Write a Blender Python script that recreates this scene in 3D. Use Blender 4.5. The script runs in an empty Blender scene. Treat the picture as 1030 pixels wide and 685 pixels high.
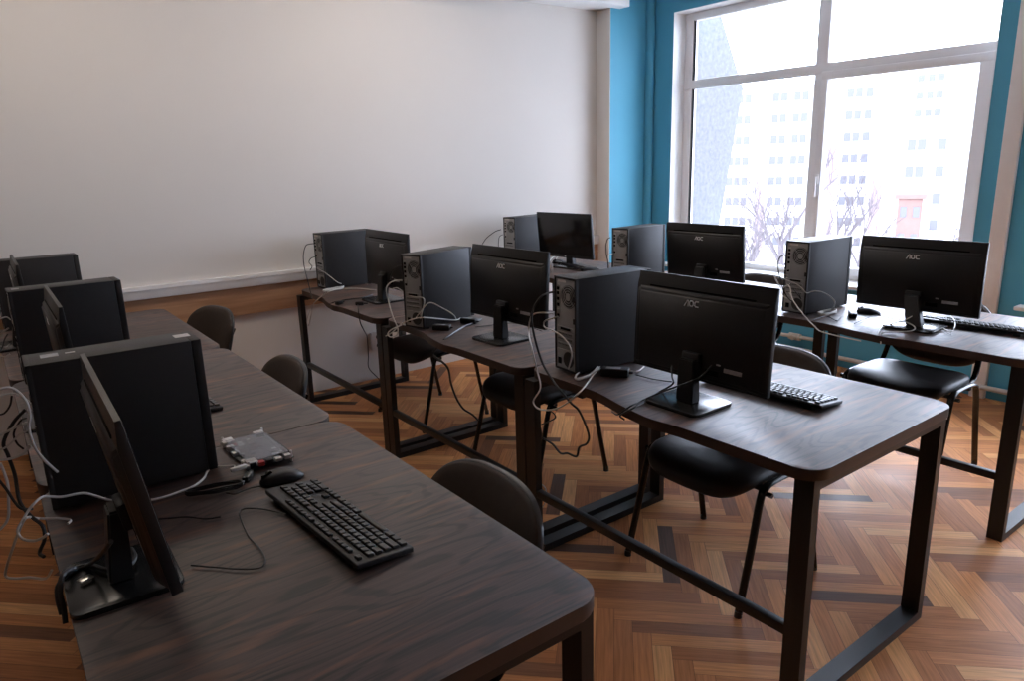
import bpy, bmesh, math, random
from mathutils import Vector, Matrix, Euler
PI = math.pi
random.seed(7)
scene = bpy.context.scene
col = scene.collection

# ------------------------------------------------------------------ materials
def new_mat(name):
    m = bpy.data.materials.new(name); m.use_nodes = True
    nt = m.node_tree; b = nt.nodes['Principled BSDF']
    return m, nt, b
def nd(nt, t, **kw):
    n = nt.nodes.new(t)
    for k, v in kw.items():
        setattr(n, k, v)
    return n
def mat(name, c, rough=.5, metal=0.0, spec=.5, var=0.0, scale=20, bump=0.0, bscale=200, coord='Object'):
    m, nt, b = new_mat(name)
    b.inputs['Base Color'].default_value = (*c, 1)
    b.inputs['Roughness'].default_value = rough
    b.inputs['Metallic'].default_value = metal
    b.inputs['Specular IOR Level'].default_value = spec
    tc = nd(nt, 'ShaderNodeTexCoord')
    if var > 0:
        n = nd(nt, 'ShaderNodeTexNoise'); n.inputs['Scale'].default_value = scale; n.inputs['Detail'].default_value = 4
        nt.links.new(tc.outputs[coord], n.inputs['Vector'])
        r = nd(nt, 'ShaderNodeMixRGB'); r.blend_type = 'MIX'
        r.inputs[1].default_value = (*[max(0, x*(1-var)) for x in c], 1); r.inputs[2].default_value = (*[min(1, x*(1+var)) for x in c], 1)
        nt.links.new(n.outputs['Fac'], r.inputs[0]); nt.links.new(r.outputs[0], b.inputs['Base Color'])
    if bump > 0:
        n2 = nd(nt, 'ShaderNodeTexNoise'); n2.inputs['Scale'].default_value = bscale; n2.inputs['Detail'].default_value = 2
        nt.links.new(tc.outputs[coord], n2.inputs['Vector'])
        bp = nd(nt, 'ShaderNodeBump'); bp.inputs['Strength'].default_value = bump; bp.inputs['Distance'].default_value = .002
        nt.links.new(n2.outputs['Fac'], bp.inputs['Height']); nt.links.new(bp.outputs[0], b.inputs['Normal'])
    return m

def wood_table():
    m, nt, b = new_mat('dark_wood_laminate')
    tc = nd(nt, 'ShaderNodeTexCoord'); oi = nd(nt, 'ShaderNodeObjectInfo')
    off = nd(nt, 'ShaderNodeVectorMath', operation='MULTIPLY_ADD')
    comb = nd(nt, 'ShaderNodeCombineXYZ')
    sc3 = nd(nt, 'ShaderNodeMath', operation='MULTIPLY'); sc3.inputs[1].default_value = 37.0
    nt.links.new(oi.outputs['Random'], sc3.inputs[0])
    nt.links.new(sc3.outputs[0], comb.inputs[0]); nt.links.new(sc3.outputs[0], comb.inputs[1])
    off.inputs[1].default_value = (1, 1, 1)
    nt.links.new(tc.outputs['Object'], off.inputs[0]); nt.links.new(comb.outputs[0], off.inputs[2])
    mp = nd(nt, 'ShaderNodeMapping'); mp.inputs['Scale'].default_value = (1.1, 4.6, 1.0)
    nt.links.new(off.outputs[0], mp.inputs[0])
    n1 = nd(nt, 'ShaderNodeTexNoise'); n1.inputs['Scale'].default_value = 1.15; n1.inputs['Detail'].default_value = 2.5; n1.inputs['Distortion'].default_value = .35
    nt.links.new(mp.outputs[0], n1.inputs['Vector'])
    # growth rings: sine of the smooth noise field
    mu = nd(nt, 'ShaderNodeMath', operation='MULTIPLY'); mu.inputs[1].default_value = 105.0
    nt.links.new(n1.outputs['Fac'], mu.inputs[0])
    sn = nd(nt, 'ShaderNodeMath', operation='SINE'); nt.links.new(mu.outputs[0], sn.inputs[0])
    mp2 = nd(nt, 'ShaderNodeMapping'); mp2.inputs['Scale'].default_value = (3.0, 120.0, 3.0)
    nt.links.new(off.outputs[0], mp2.inputs[0])
    n2 = nd(nt, 'ShaderNodeTexNoise'); n2.inputs['Scale'].default_value = 2.0; n2.inputs['Detail'].default_value = 4
    nt.links.new(mp2.outputs[0], n2.inputs['Vector'])
    ss = nd(nt, 'ShaderNodeMapRange', interpolation_type='SMOOTHSTEP'); ss.inputs['From Min'].default_value = .15; ss.inputs['From Max'].default_value = .95; ss.inputs['To Min'].default_value = .08; ss.inputs['To Max'].default_value = -.24
    nt.links.new(sn.outputs[0], ss.inputs['Value'])
    add = ss
    add2 = nd(nt, 'ShaderNodeMath', operation='ADD'); nt.links.new(add.outputs[0], add2.inputs[0]); nt.links.new(n2.outputs['Fac'], add2.inputs[1])
    cr = nd(nt, 'ShaderNodeValToRGB')
    e = cr.color_ramp.elements
    e[0].position = .18; e[0].color = (.022, .0150, .0125, 1)
    e[1].position = .85; e[1].color = (.090, .053, .041, 1)
    x = e.new(.45); x.color = (.052, .0315, .0255, 1)
    nt.links.new(add2.outputs[0], cr.inputs[0])
    # reddish streaks
    mp3 = nd(nt, 'ShaderNodeMapping'); mp3.inputs['Scale'].default_value = (2.6, 18.0, 2.0)
    nt.links.new(off.outputs[0], mp3.inputs[0])
    n3 = nd(nt, 'ShaderNodeTexNoise'); n3.inputs['Scale'].default_value = 1.6; n3.inputs['Detail'].default_value = 3; n3.inputs['Distortion'].default_value = .6
    nt.links.new(mp3.outputs[0], n3.inputs['Vector'])
    cr3 = nd(nt, 'ShaderNodeValToRGB'); cr3.color_ramp.elements[0].position = .53; cr3.color_ramp.elements[1].position = .74
    nt.links.new(n3.outputs['Fac'], cr3.inputs[0])
    mx = nd(nt, 'ShaderNodeMixRGB'); mx.inputs[2].default_value = (.185, .077, .040, 1)
    nt.links.new(cr3.outputs[0], mx.inputs[0]); nt.links.new(cr.outputs[0], mx.inputs[1])
    nt.links.new(mx.outputs[0], b.inputs['Base Color'])
    rr = nd(nt, 'ShaderNodeMapRange'); rr.inputs['To Min'].default_value = .56; rr.inputs['To Max'].default_value = .46
    nt.links.new(add2.outputs[0], rr.inputs['Value']); nt.links.new(rr.outputs[0], b.inputs['Roughness'])
    bp = nd(nt, 'ShaderNodeBump'); bp.inputs['Strength'].default_value = .02; bp.inputs['Distance'].default_value = .001
    nt.links.new(add2.outputs[0], bp.inputs['Height']); nt.links.new(bp.outputs[0], b.inputs['Normal'])
    b.inputs['Specular IOR Level'].default_value = .25
    b.inputs['IOR'].default_value = 1.45
    b.inputs['Coat Weight'].default_value = .8; b.inputs['Coat Roughness'].default_value = .52; b.inputs['Coat IOR'].default_value = 1.5
    return m

def parquet():
    m, nt, b = new_mat('herringbone_parquet')
    at = nd(nt, 'ShaderNodeAttribute', attribute_name='tone')
    uv = nd(nt, 'ShaderNodeUVMap', uv_map='plank')
    cr = nd(nt, 'ShaderNodeValToRGB'); e = cr.color_ramp.elements
    e[0].position = 0; e[0].color = (.085, .044, .028, 1)
    e[1].position = 1; e[1].color = (.70, .37, .16, 1)
    for p, c in ((.10, (.13, .066, .042, 1)), (.22, (.36, .140, .055, 1)), (.6, (.54, .225, .085, 1)), (.85, (.62, .295, .115, 1))):
        x = e.new(p); x.color = c
    nt.links.new(at.outputs['Fac'], cr.inputs[0])
    mp = nd(nt, 'ShaderNodeMapping'); mp.inputs['Scale'].default_value = (3.0, 60.0, 1)
    nt.links.new(uv.outputs[0], mp.inputs[0])
    n = nd(nt, 'ShaderNodeTexNoise'); n.inputs['Scale'].default_value = 2.0; n.inputs['Detail'].default_value = 5; n.inputs['Distortion'].default_value = .4
    nt.links.new(mp.outputs[0], n.inputs['Vector'])
    r2 = nd(nt, 'ShaderNodeMapRange'); r2.inputs['From Min'].default_value = .25; r2.inputs['From Max'].default_value = .75
    r2.inputs['To Min'].default_value = .68; r2.inputs['To Max'].default_value = 1.22
    nt.links.new(n.outputs['Fac'], r2.inputs['Value'])
    mx = nd(nt, 'ShaderNodeMixRGB', blend_type='MULTIPLY'); mx.inputs[0].default_value = 1
    nt.links.new(cr.outputs[0], mx.inputs[1]); nt.links.new(r2.outputs[0], mx.inputs[2])
    # worn dull patches
    tc = nd(nt, 'ShaderNodeTexCoord')
    n4 = nd(nt, 'ShaderNodeTexNoise'); n4.inputs['Scale'].default_value = 2.2; n4.inputs['Detail'].default_value = 5
    nt.links.new(tc.outputs['Object'], n4.inputs['Vector'])
    r4 = nd(nt, 'ShaderNodeMapRange'); r4.inputs['From Min'].default_value = .35; r4.inputs['From Max'].default_value = .7
    r4.inputs['To Min'].default_value = .38; r4.inputs['To Max'].default_value = .54
    nt.links.new(n4.outputs['Fac'], r4.inputs['Value'])
    nt.links.new(r4.outputs[0], b.inputs['Roughness'])
    b.inputs['Specular IOR Level'].default_value = .12
    nt.links.new(mx.outputs[0], b.inputs['Base Color'])
    bp = nd(nt, 'ShaderNodeBump'); bp.inputs['Strength'].default_value = .15; bp.inputs['Distance'].default_value = .001
    nt.links.new(n.outputs['Fac'], bp.inputs['Height']); nt.links.new(bp.outputs[0], b.inputs['Normal'])
    return m

def oak():
    m, nt, b = new_mat('light_oak_rail')
    tc = nd(nt, 'ShaderNodeTexCoord')
    mp = nd(nt, 'ShaderNodeMapping'); mp.inputs['Scale'].default_value = (1.0, 10, 14)
    nt.links.new(tc.outputs['Object'], mp.inputs[0])
    n = nd(nt, 'ShaderNodeTexNoise'); n.inputs['Scale'].default_value = 2.0; n.inputs['Detail'].default_value = 5; n.inputs['Distortion'].default_value = .5
    nt.links.new(mp.outputs[0], n.inputs['Vector'])
    cr = nd(nt, 'ShaderNodeValToRGB'); e = cr.color_ramp.elements
    e[0].position = .3; e[0].color = (.36, .185, .095, 1); e[1].position = .72; e[1].color = (.58, .34, .195, 1)
    nt.links.new(n.outputs['Fac'], cr.inputs[0]); nt.links.new(cr.outputs[0], b.inputs['Base Color'])
    b.inputs['Roughness'].default_value = .5
    return m

def glass_pane():
    m, nt, b = new_mat('window_glass')
    nt.nodes.remove(b)
    out = nt.nodes['Material Output']
    t = nd(nt, 'ShaderNodeBsdfTransparent'); t.inputs[0].default_value = (.95, .97, .97, 1)
    g = nd(nt, 'ShaderNodeBsdfGlossy'); g.inputs['Roughness'].default_value = .02
    f = nd(nt, 'ShaderNodeLayerWeight'); f.inputs[0].default_value = .08
    mx = nd(nt, 'ShaderNodeMixShader')
    nt.links.new(f.outputs[0], mx.inputs[0]); nt.links.new(t.outputs[0], mx.inputs[1]); nt.links.new(g.outputs[0], mx.inputs[2])
    nt.links.new(mx.outputs[0], out.inputs[0])
    return m
def clear_plastic():
    m, nt, b = new_mat('clear_acrylic')
    nt.nodes.remove(b)
    out = nt.nodes['Material Output']
    t = nd(nt, 'ShaderNodeBsdfTransparent'); t.inputs[0].default_value = (.85, .86, .88, 1)
    g = nd(nt, 'ShaderNodeBsdfPrincipled'); g.inputs['Base Color'].default_value = (.55, .55, .57, 1); g.inputs['Roughness'].default_value = .22
    mx = nd(nt, 'ShaderNodeMixShader'); mx.inputs[0].default_value = .30
    nt.links.new(t.outputs[0], mx.inputs[1]); nt.links.new(g.outputs[0], mx.inputs[2]); nt.links.new(mx.outputs[0], out.inputs[0])
    return m

M = {}
M['wall'] = mat('white_wall_paint', (.740, .703, .660), .7, spec=.2, var=.015, scale=3, bump=.05, bscale=300)
M['wall2'] = mat('cream_wall_paint', (.78, .71, .65), .7, spec=.2, var=.02, scale=3)
M['teal'] = mat('teal_wall_paint', (.105, .415, .590), .55, spec=.35, var=.03, scale=4, bump=.05, bscale=250)
M['dim'] = mat('brown_rear_wall', (.16, .13, .11), .8, spec=.2, var=.05)
M['strip'] = mat('white_duct_paint', (.92, .88, .845), .5, var=.02)
M['ceil'] = mat('ceiling_paint', (.80, .80, .80), .8, spec=.2, var=.02)
M['trunk'] = mat('white_plastic_trunking', (.74, .73, .73), .4, var=.02)
M['pvc'] = mat('white_window_plastic', (.90, .90, .90), .3, var=.015, scale=6)
M['frame'] = mat('grey_white_window_plastic', (.90, .89, .90), .35, var=.015, scale=6)
M['oak'] = oak(); M['floor'] = parquet(); M['table'] = wood_table()
M['edge'] = mat('dark_wood_edge_band', (.040, .022, .016), .45, var=.35, scale=25)
M['steel'] = mat('black_powder_coated_steel', (.010, .010, .011), .42, spec=.45, var=.1, scale=40, bump=.08, bscale=600)
M['case'] = mat('black_computer_case', (.030, .0285, .0285), .46, spec=.16, var=.1, scale=60, bump=.12, bscale=900)
M['rear'] = mat('galvanised_steel_panel', (.33, .33, .325), .45, metal=.45, var=.18, scale=14)
M['mesh'] = mat('dark_vent_grille', (.035, .035, .035), .5, metal=.3)
M['plastic'] = mat('black_matt_plastic', (.0125, .0118, .0118), .42, spec=.45, var=.08, scale=50, bump=.1, bscale=800)
M['gloss'] = mat('black_glossy_plastic', (.010, .010, .010), .27, spec=.5, var=.1)
M['screen'] = mat('dark_screen_glass', (.006, .006, .007), .16, spec=.5, var=.1)
M['slot'] = mat('recess_black', (.0025, .0025, .0025), .8, spec=.1, var=.1)
M['logo'] = mat('silver_print', (.85, .85, .86), .4, metal=0, var=.05)
M['sticker'] = mat('white_sticker', (.62, .60, .58), .5, var=.2, scale=140)
M['stickergrey'] = mat('grey_sticker', (.30, .29, .29), .5, var=.5, scale=120)
M['key'] = mat('black_keycap', (.016, .0155, .0155), .36, spec=.5, var=.1, scale=90)
M['fabric'] = mat('dark_brown_upholstery', (.047, .034, .027), .78, spec=.25, var=.18, scale=30, bump=.25, bscale=700)
M['leather'] = mat('black_brown_seat_cover', (.020, .017, .0165), .48, spec=.4, var=.15, scale=30, bump=.2, bscale=500)
M['shell'] = mat('black_chair_shell', (.022, .023, .026), .36, spec=.5, var=.1)
M['tube'] = mat('black_gloss_tube', (.010, .010, .010), .26, spec=.6, var=.08)
M['w'] = mat('white_cable_sheath', (.56, .54, .50), .4, var=.06)
M['k'] = mat('black_cable_sheath', (.010, .010, .010), .45, var=.08)
M['pcb'] = mat('green_black_board', (.020, .035, .030), .45, var=.5, scale=120)
M['chip'] = mat('black_chip', (.012, .012, .012), .4, var=.1)
M['metal'] = mat('bright_metal', (.55, .54, .52), .28, metal=.9, var=.1)
M['red'] = mat('red_plastic', (.45, .025, .022), .4, var=.1)
M['clear'] = clear_plastic(); M['glass'] = glass_pane()
M['pipe'] = mat('cream_heating_pipe', (.66, .58, .50), .4, var=.06)
M['concrete'] = mat('pebble_dash_concrete', (.205, .20, .207), .9, spec=.1, var=.35, scale=28, bump=.3, bscale=60)
M['tan'] = mat('tan_plinth_tile', (.35, .21, .13), .6, var=.1)

# ------------------------------------------------------------------ mesh helpers
class MB:
    def __init__(s): s.bm = bmesh.new()
    def box(s, x0, x1, y0, y1, z0, z1, bev=0.0, seg=2, mx=None):
        v = [s.bm.verts.new((x, y, z)) for x in (x0, x1) for y in (y0, y1) for z in (z0, z1)]
        fs = [s.bm.faces.new([v[i] for i in q]) for q in ((0,1,3,2),(4,6,7,5),(0,4,5,1),(2,3,7,6),(0,2,6,4),(1,5,7,3))]
        if bev > 0:
            es = list({e for f in fs for e in f.edges})
            r = bmesh.ops.bevel(s.bm, geom=es, offset=bev, segments=seg, profile=.5, affect='EDGES')
            v = list({w for f in r['faces'] for w in f.verts} | {w for w in v if w.is_valid})
        if mx is not None: bmesh.ops.transform(s.bm, matrix=mx, verts=[w for w in v if w.is_valid])
        return s
    def cyl(s, a, b, r, r2=None, n=14, cap=True):
        a = Vector(a); b = Vector(b); d = (b-a).normalized()
        u = d.orthogonal().normalized(); w = d.cross(u); r2 = r if r2 is None else r2
        A = [s.bm.verts.new(a+(u*math.cos(t)+w*math.sin(t))*r) for t in [2*PI*i/n for i in range(n)]]
        B = [s.bm.verts.new(b+(u*math.cos(t)+w*math.sin(t))*r2) for t in [2*PI*i/n for i in range(n)]]
        for i in range(n): s.bm.faces.new((A[i], A[(i+1)%n], B[(i+1)%n], B[i]))
        if cap: s.bm.faces.new(A[::-1]); s.bm.faces.new(B)
        return s
    def tube(s, pts, r, n=10, smooth=4, flat=None):
        pts = [Vector(p) for p in pts]
        if smooth > 1 and len(pts) > 2:
            q = []
            P = [pts[0]*2-pts[1]] + pts + [pts[-1]*2-pts[-2]]
            for i in range(1, len(P)-2):
                p0, p1, p2, p3 = P[i-1:i+3]
                for k in range(smooth):
                    t = k/smooth
                    q.append(.5*((2*p1)+(p2-p0)*t+(2*p0-5*p1+4*p2-p3)*t*t+(3*p1-p0-3*p2+p3)*t**3))
            q.append(pts[-1]); pts = q
        rings = []; u = None
        for i, p in enumerate(pts):
            d = (pts[min(i+1, len(pts)-1)]-pts[max(i-1, 0)])
            d = d.normalized() if d.length > 1e-9 else Vector((0, 0, 1))
            if u is None: u = (d.orthogonal() if flat is None else (Vector(flat)-d*d.dot(Vector(flat)))).normalized()
            else:
                u = u-d*u.dot(d); u = u.normalized() if u.length > 1e-6 else d.orthogonal().normalized()
            w = d.cross(u); ra, rb = (r if isinstance(r, tuple) else (r, r))
            rings.append([s.bm.verts.new(p+u*math.cos(2*PI*k/n)*ra+w*math.sin(2*PI*k/n)*rb) for k in range(n)])
        for A, B in zip(rings, rings[1:]):
            for k in range(n): s.bm.faces.new((A[k], A[(k+1)%n], B[(k+1)%n], B[k]))
        s.bm.faces.new(rings[0][::-1]); s.bm.faces.new(rings[-1])
        return s
    def prism(s, poly, z0, z1, axis='z', bev=0.0):
        def P(a, b, c): return {'z': (a, b, c), 'y': (a, c, b), 'x': (c, a, b)}[axis]
        A = [s.bm.verts.new(P(x, y, z0)) for x, y in poly]; B = [s.bm.verts.new(P(x, y, z1)) for x, y in poly]
        n = len(poly)
        f1 = s.bm.faces.new(A[::-1]); f2 = s.bm.faces.new(B)
        for i in range(n): s.bm.faces.new((A[i], A[(i+1)%n], B[(i+1)%n], B[i]))
        if bev > 0:
            es = list(f2.edges)+list(f1.edges)
            bmesh.ops.bevel(s.bm, geom=es, offset=bev, segments=2, profile=.5, affect='EDGES')
        return s
    def rings(s, prof, outline, fn):
        """closed lofted body: prof = [(scale, height)...] from bottom centre to top centre."""
        R = []
        for sc, h in prof:
            if sc == 0: R.append([s.bm.verts.new(fn(0, 0, h))])
            else: R.append([s.bm.verts.new(fn(x*sc, y*sc, h)) for x, y in outline])
        n = len(outline)
        for A, B in zip(R, R[1:]):
            for i in range(n):
                j = (i+1) % n
                if len(A) == 1: s.bm.faces.new((A[0], B[j], B[i]))
                elif len(B) == 1: s.bm.faces.new((A[i], A[j], B[0]))
                else: s.bm.faces.new((A[i], A[j], B[j], B[i]))
        return s
    def build(s, name, m, parent=None, loc=None, rot=None, smooth=True, angle=35):
        bmesh.ops.recalc_face_normals(s.bm, faces=s.bm.faces)
        me = bpy.data.meshes.new(name)
        if smooth:
            for f in s.bm.faces: f.smooth = True
            lim = math.radians(angle)
            for e in s.bm.edges:
                if len(e.link_faces) == 2 and e.calc_face_angle(0) > lim: e.smooth = False
        s.bm.to_mesh(me); s.bm.free()
        o = bpy.data.objects.new(name, me); col.objects.link(o)
        for x in (m if isinstance(m, (list, tuple)) else [m]): me.materials.append(x)
        if parent: o.parent = parent
        if loc: o.location = loc
        if rot: o.rotation_euler = rot
        return o
def superell(a, b, n=4.0, k=40):
    out = []
    for i in range(k):
        t = 2*PI*i/k; c, s_ = math.cos(t), math.sin(t)
        out.append((math.copysign(abs(c)**(2/n), c)*a, math.copysign(abs(s_)**(2/n), s_)*b))
    return out
def rrect(x0, x1, y0, y1, r, seg=6):
    out = []
    for cx, cy, a0 in ((x1-r, y0+r, -PI/2), (x1-r, y1-r, 0), (x0+r, y1-r, PI/2), (x0+r, y0+r, PI)):
        for i in range(seg+1):
            a = a0+PI/2*i/seg; out.append((cx+r*math.cos(a), cy+r*math.sin(a)))
    return out
def tag(o, label=None, cat=None, group=None, kind=None):
    if label: o['label'] = label
    if cat: o['category'] = cat
    if group: o['group'] = group
    if kind: o['kind'] = kind
    return o
def empty(name, loc=(0, 0, 0), rz=0):
    o = bpy.data.objects.new(name, None); col.objects.link(o)
    o.location = loc; o.rotation_euler = (0, 0, rz); o.empty_display_size = .1
    return o
def kids(o): return [c for c in bpy.data.objects if c.parent == o]
def copy_tree(o, parent=None):
    c = o.copy(); col.objects.link(c)
    if parent is not None: c.parent = parent
    for ch in kids(o): copy_tree(ch, c)
    return c
def place(proto, first, loc, rz, label, group=None):
    o = proto if first else copy_tree(proto)
    o.location = loc; o.rotation_euler = (0, 0, rz); o['label'] = label
    if group: o['group'] = group
    return o
def struct(name, mb, m, label=None):
    o = mb.build(name, m); o['kind'] = 'structure'
    if label: o['label'] = label; 
    return o

# ------------------------------------------------------------------ the room
XW, YW, XF = 3.332, 3.768, 3.4755      # window wall face, white wall face, glazing face
ZC = 3.0; X0, Y0 = -3.6, -4.2          # ceiling, far sides of the room
TH = .30
# floor: herringbone planks laid at 45 degrees, one mesh with a tone per plank
bm = bmesh.new(); tone = bm.faces.layers.float.new('tone_f'); uvl = bm.loops.layers.uv.new('plank')
L_, W_ = .42, .06
NR = int(round(L_/W_))
c45 = math.cos(PI/4)
def rot45(x, y): return ((x-y)*c45+.318-.012, (x+y)*c45+1.097-.02)
rnd = random.Random(3)
def plank(x0, y0, x1, y1, lengthwise_x):
    g = .0006
    P = [(x0+g, y0+g), (x1-g, y0+g), (x1-g, y1-g), (x0+g, y1-g)]
    cx, cy = rot45((x0+x1)/2, (y0+y1)/2)
    if not (X0-.25 < cx < XW+.12 and Y0-.25 < cy < YW+.25): return
    Q = [rot45(*p) for p in P]
    f = bm.faces.new([bm.verts.new((x, y, 0)) for x, y in Q])
    t = rnd.random(); t = .14+.86*t if rnd.random() > .06 else .1*t
    f[tone] = t
    ou, ov = rnd.random()*20, rnd.random()*20
    UV = [(0, 0), (1, 0), (1, 1), (0, 1)] if lengthwise_x else [(0, 0), (0, 1), (1, 1), (1, 0)]
    for l, (u, v) in zip(f.loops, UV): l[uvl].uv = (u*L_+ou, v*W_+ov)
N = 130
for k in range(-N, N):
    for j in range(-12, 12):
        # herringbone lattice: steps of (W, W) along the zig-zag, (2L,0)-equivalent repeats
        ox = k*W_+j*L_; oy = k*W_-j*L_
        plank(ox, oy, ox+L_, oy+W_, True)
        plank(ox, oy+W_, ox+W_, oy+W_+L_, False)
me = bpy.data.meshes.new('floor')
tones = [f[tone] for f in bm.faces]
# dark joint base just below the planks
z = -.0012
bv = [bm.verts.new(p) for p in ((X0-.2, Y0-.2, z), (XW+.1, Y0-.2, z), (XW+.1, YW+.2, z), (X0-.2, YW+.2, z))]
bm.faces.new(bv); tones.append(0.0)
bm.to_mesh(me); bm.free()
atr = me.attributes.new('tone', 'FLOAT', 'FACE'); atr.data.foreach_set('value', tones)
me.materials.append(M['floor'])
fl = bpy.data.objects.new('floor', me); col.objects.link(fl); fl['kind'] = 'structure'

struct('ceiling', MB().box(X0-TH, XW+TH, Y0-TH, YW+TH, ZC, ZC+.2), M['ceil'])
struct('wall_back', MB().box(X0-TH, XW+TH, YW, YW+TH, 0, ZC), M['wall'])
struct('wall_left', MB().box(X0-TH, X0, Y0-TH, YW, 0, ZC), M['dim'])
struct('wall_front', MB().box(X0, XW+TH, Y0-TH, Y0, 0, ZC), M['dim'])
# window wall: piers, apron and head around three openings
ZS, ZT = .585, 2.654
OP = [(.961, 3.365), (-1.72, .62)]
wm = MB().box(XW, XW+TH, Y0, YW, 0, ZS-.02).box(XW, XW+TH, Y0, YW, ZT, ZC)
ys = [YW]
for a, b_ in OP: ys += [b_, a]
ys.append(Y0)
for i in range(0, len(ys), 2): wm.box(XW, XW+TH, ys[i+1], ys[i], ZS-.02, ZT)
struct('wall_right', wm, M['teal'])
# corner pier: teal front, white return
XP, YP = 2.845, 3.608
struct('wall_pier', MB().box(XP+.004, XW, YP, YW, 0, ZC), M['teal'])
struct('wall_pier_return', MB().box(XP, XP+.004, YP, YW, 0, ZC), M['wall'])
struct('trim_1', MB().cyl((XW-.035, YP-.02, 0), (XW-.035, YP-.02, ZC), .038, n=20), M['teal'])
# boxed beam over the white wall
struct('ceiling_beam', MB().box(X0, 2.955, 3.50, YW, 2.685, ZC, .004), M['ceil'])
# cable trunking and wooden rail on the white wall
struct('trim_2', MB().box(X0, XP, YW-.045, YW, .790, .865, .004).box(X0, XP, YW-.049, YW-.044, .842, .846), M['trunk'])
struct('trim_3', MB().box(X0, XP, YW-.024, YW, .613, .788, .002), M['oak'])
# white vertical duct between the windows
struct('trim_4', MB().box(XW-.035, XW, .775, .862, .0, ZC, .004), M['strip'])

def window(n, y0, y1, mull):
    d = XF+.0
    # reveal lining
    rv = MB().box(XW-.003, XW+TH-.02, y1-.004, y1-.0002, ZS, ZT-.004).box(XW-.003, XW+TH-.02, y0+.0002, y0+.004, ZS, ZT-.004).box(XW-.003, XW+TH-.02, y0+.0002, y1-.0002, ZT-.004, ZT-.0002)
    r = struct('window_%d' % n, rv, M['pvc'])
    f = MB()
    ym0, ym1 = mull
    fo = .07
    F0, F1 = XF-.0, XF+.055
    zt0, zt1 = 2.058, 2.128
    f.box(F0, F1, y1-.092, y1-.005, ZS+.02, ZT-.005, .004).box(F0-.0006, F1+.0006, y0+.005, y0+.045, ZS+.02, ZT-.005, .004)
    f.box(F0-.0014, F1+.001, y0+.005, y1-.005, ZT-.062, ZT-.005, .004).box(F0-.0018, F1+.0014, y0+.005, y1-.005, ZS+.02, ZS+.07, .004)
    f.box(F0-.0042, F1+.002, y0+.005, y1-.005, zt0, zt1, .004)
    f.box(F0-.0030, F1+.003, ym0+.02, ym1-.015, ZS+.02, ZT-.005, .004)
    f.build('window_frame', M['frame'], r)
    # opening sash in the nearer lower light, and slim bead round the far light
    s1 = MB()
    a, b_ = y0+.045, ym0+.050
    for q in ((a, a+.085, ZS+.06, zt0+.012), (b_-.05, b_, ZS+.06, zt0+.012)): s1.box(F0-.02, F1-.01, q[0], q[1], q[2], q[3], .006)
    s1.box(F0-.0212, F1-.011, a+.001, b_-.001, ZS+.061, ZS+.115, .006).box(F0-.0212, F1-.011, a+.001, b_-.001, zt0-.045, zt0+.011, .006)
    sash = s1.build('window_sash', M['frame'], r)
    h = MB().box(F0-.034, F0-.02, b_-.040, b_-.012, 1.29, 1.36, .004).box(F0-.052, F0-.034, b_-.033, b_-.019, 1.20, 1.345, .005)
    h.build('window_handle', M['pvc'], sash)
    g = MB()
    for (p, q, zz0, zz1) in ((y0+.02, ym0+.03, ZS+.05, zt0+.02), (y0+.02, ym0+.03, zt1-.01, ZT-.03), (ym1-.02, y1-.03, ZS+.05, zt0+.02), (ym1-.02, y1-.03, zt1-.01, ZT-.03)):
        g = MB().box(XF+.026, XF+.032, p, q, zz0, zz1); g.build('window_pane', M['glass'], r)
    gb = MB()
    for (p, q, zz0, zz1) in ((ym1-.022, y1-.088, ZS+.06, zt0+.004), (ym1-.022, y1-.088, zt1-.004, ZT-.055), (y0+.038, ym0+.028, zt1-.004, ZT-.055)):
        t = .004
        gb.box(F0+.0, F0+.03, p, p+t, zz0, zz1).box(F0+.0, F0+.03, q-t, q, zz0, zz1).box(F0+.0, F0+.03, p, q, zz0, zz0+t).box(F0+.0, F0+.03, p, q, zz1-t, zz1)
    gb.build('glazing_gasket', M['mesh'], r)
    MB().box(3.245, XF+.05, y0-.06, y1+.05, ZS-.0, ZS+.025, .006).build('window_sill', M['pvc'], r)
    return r
window(1, OP[0][0], OP[0][1], (2.0585, 2.1846))
window(2, OP[1][0], OP[1][1], (-.62, -.50))
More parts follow.
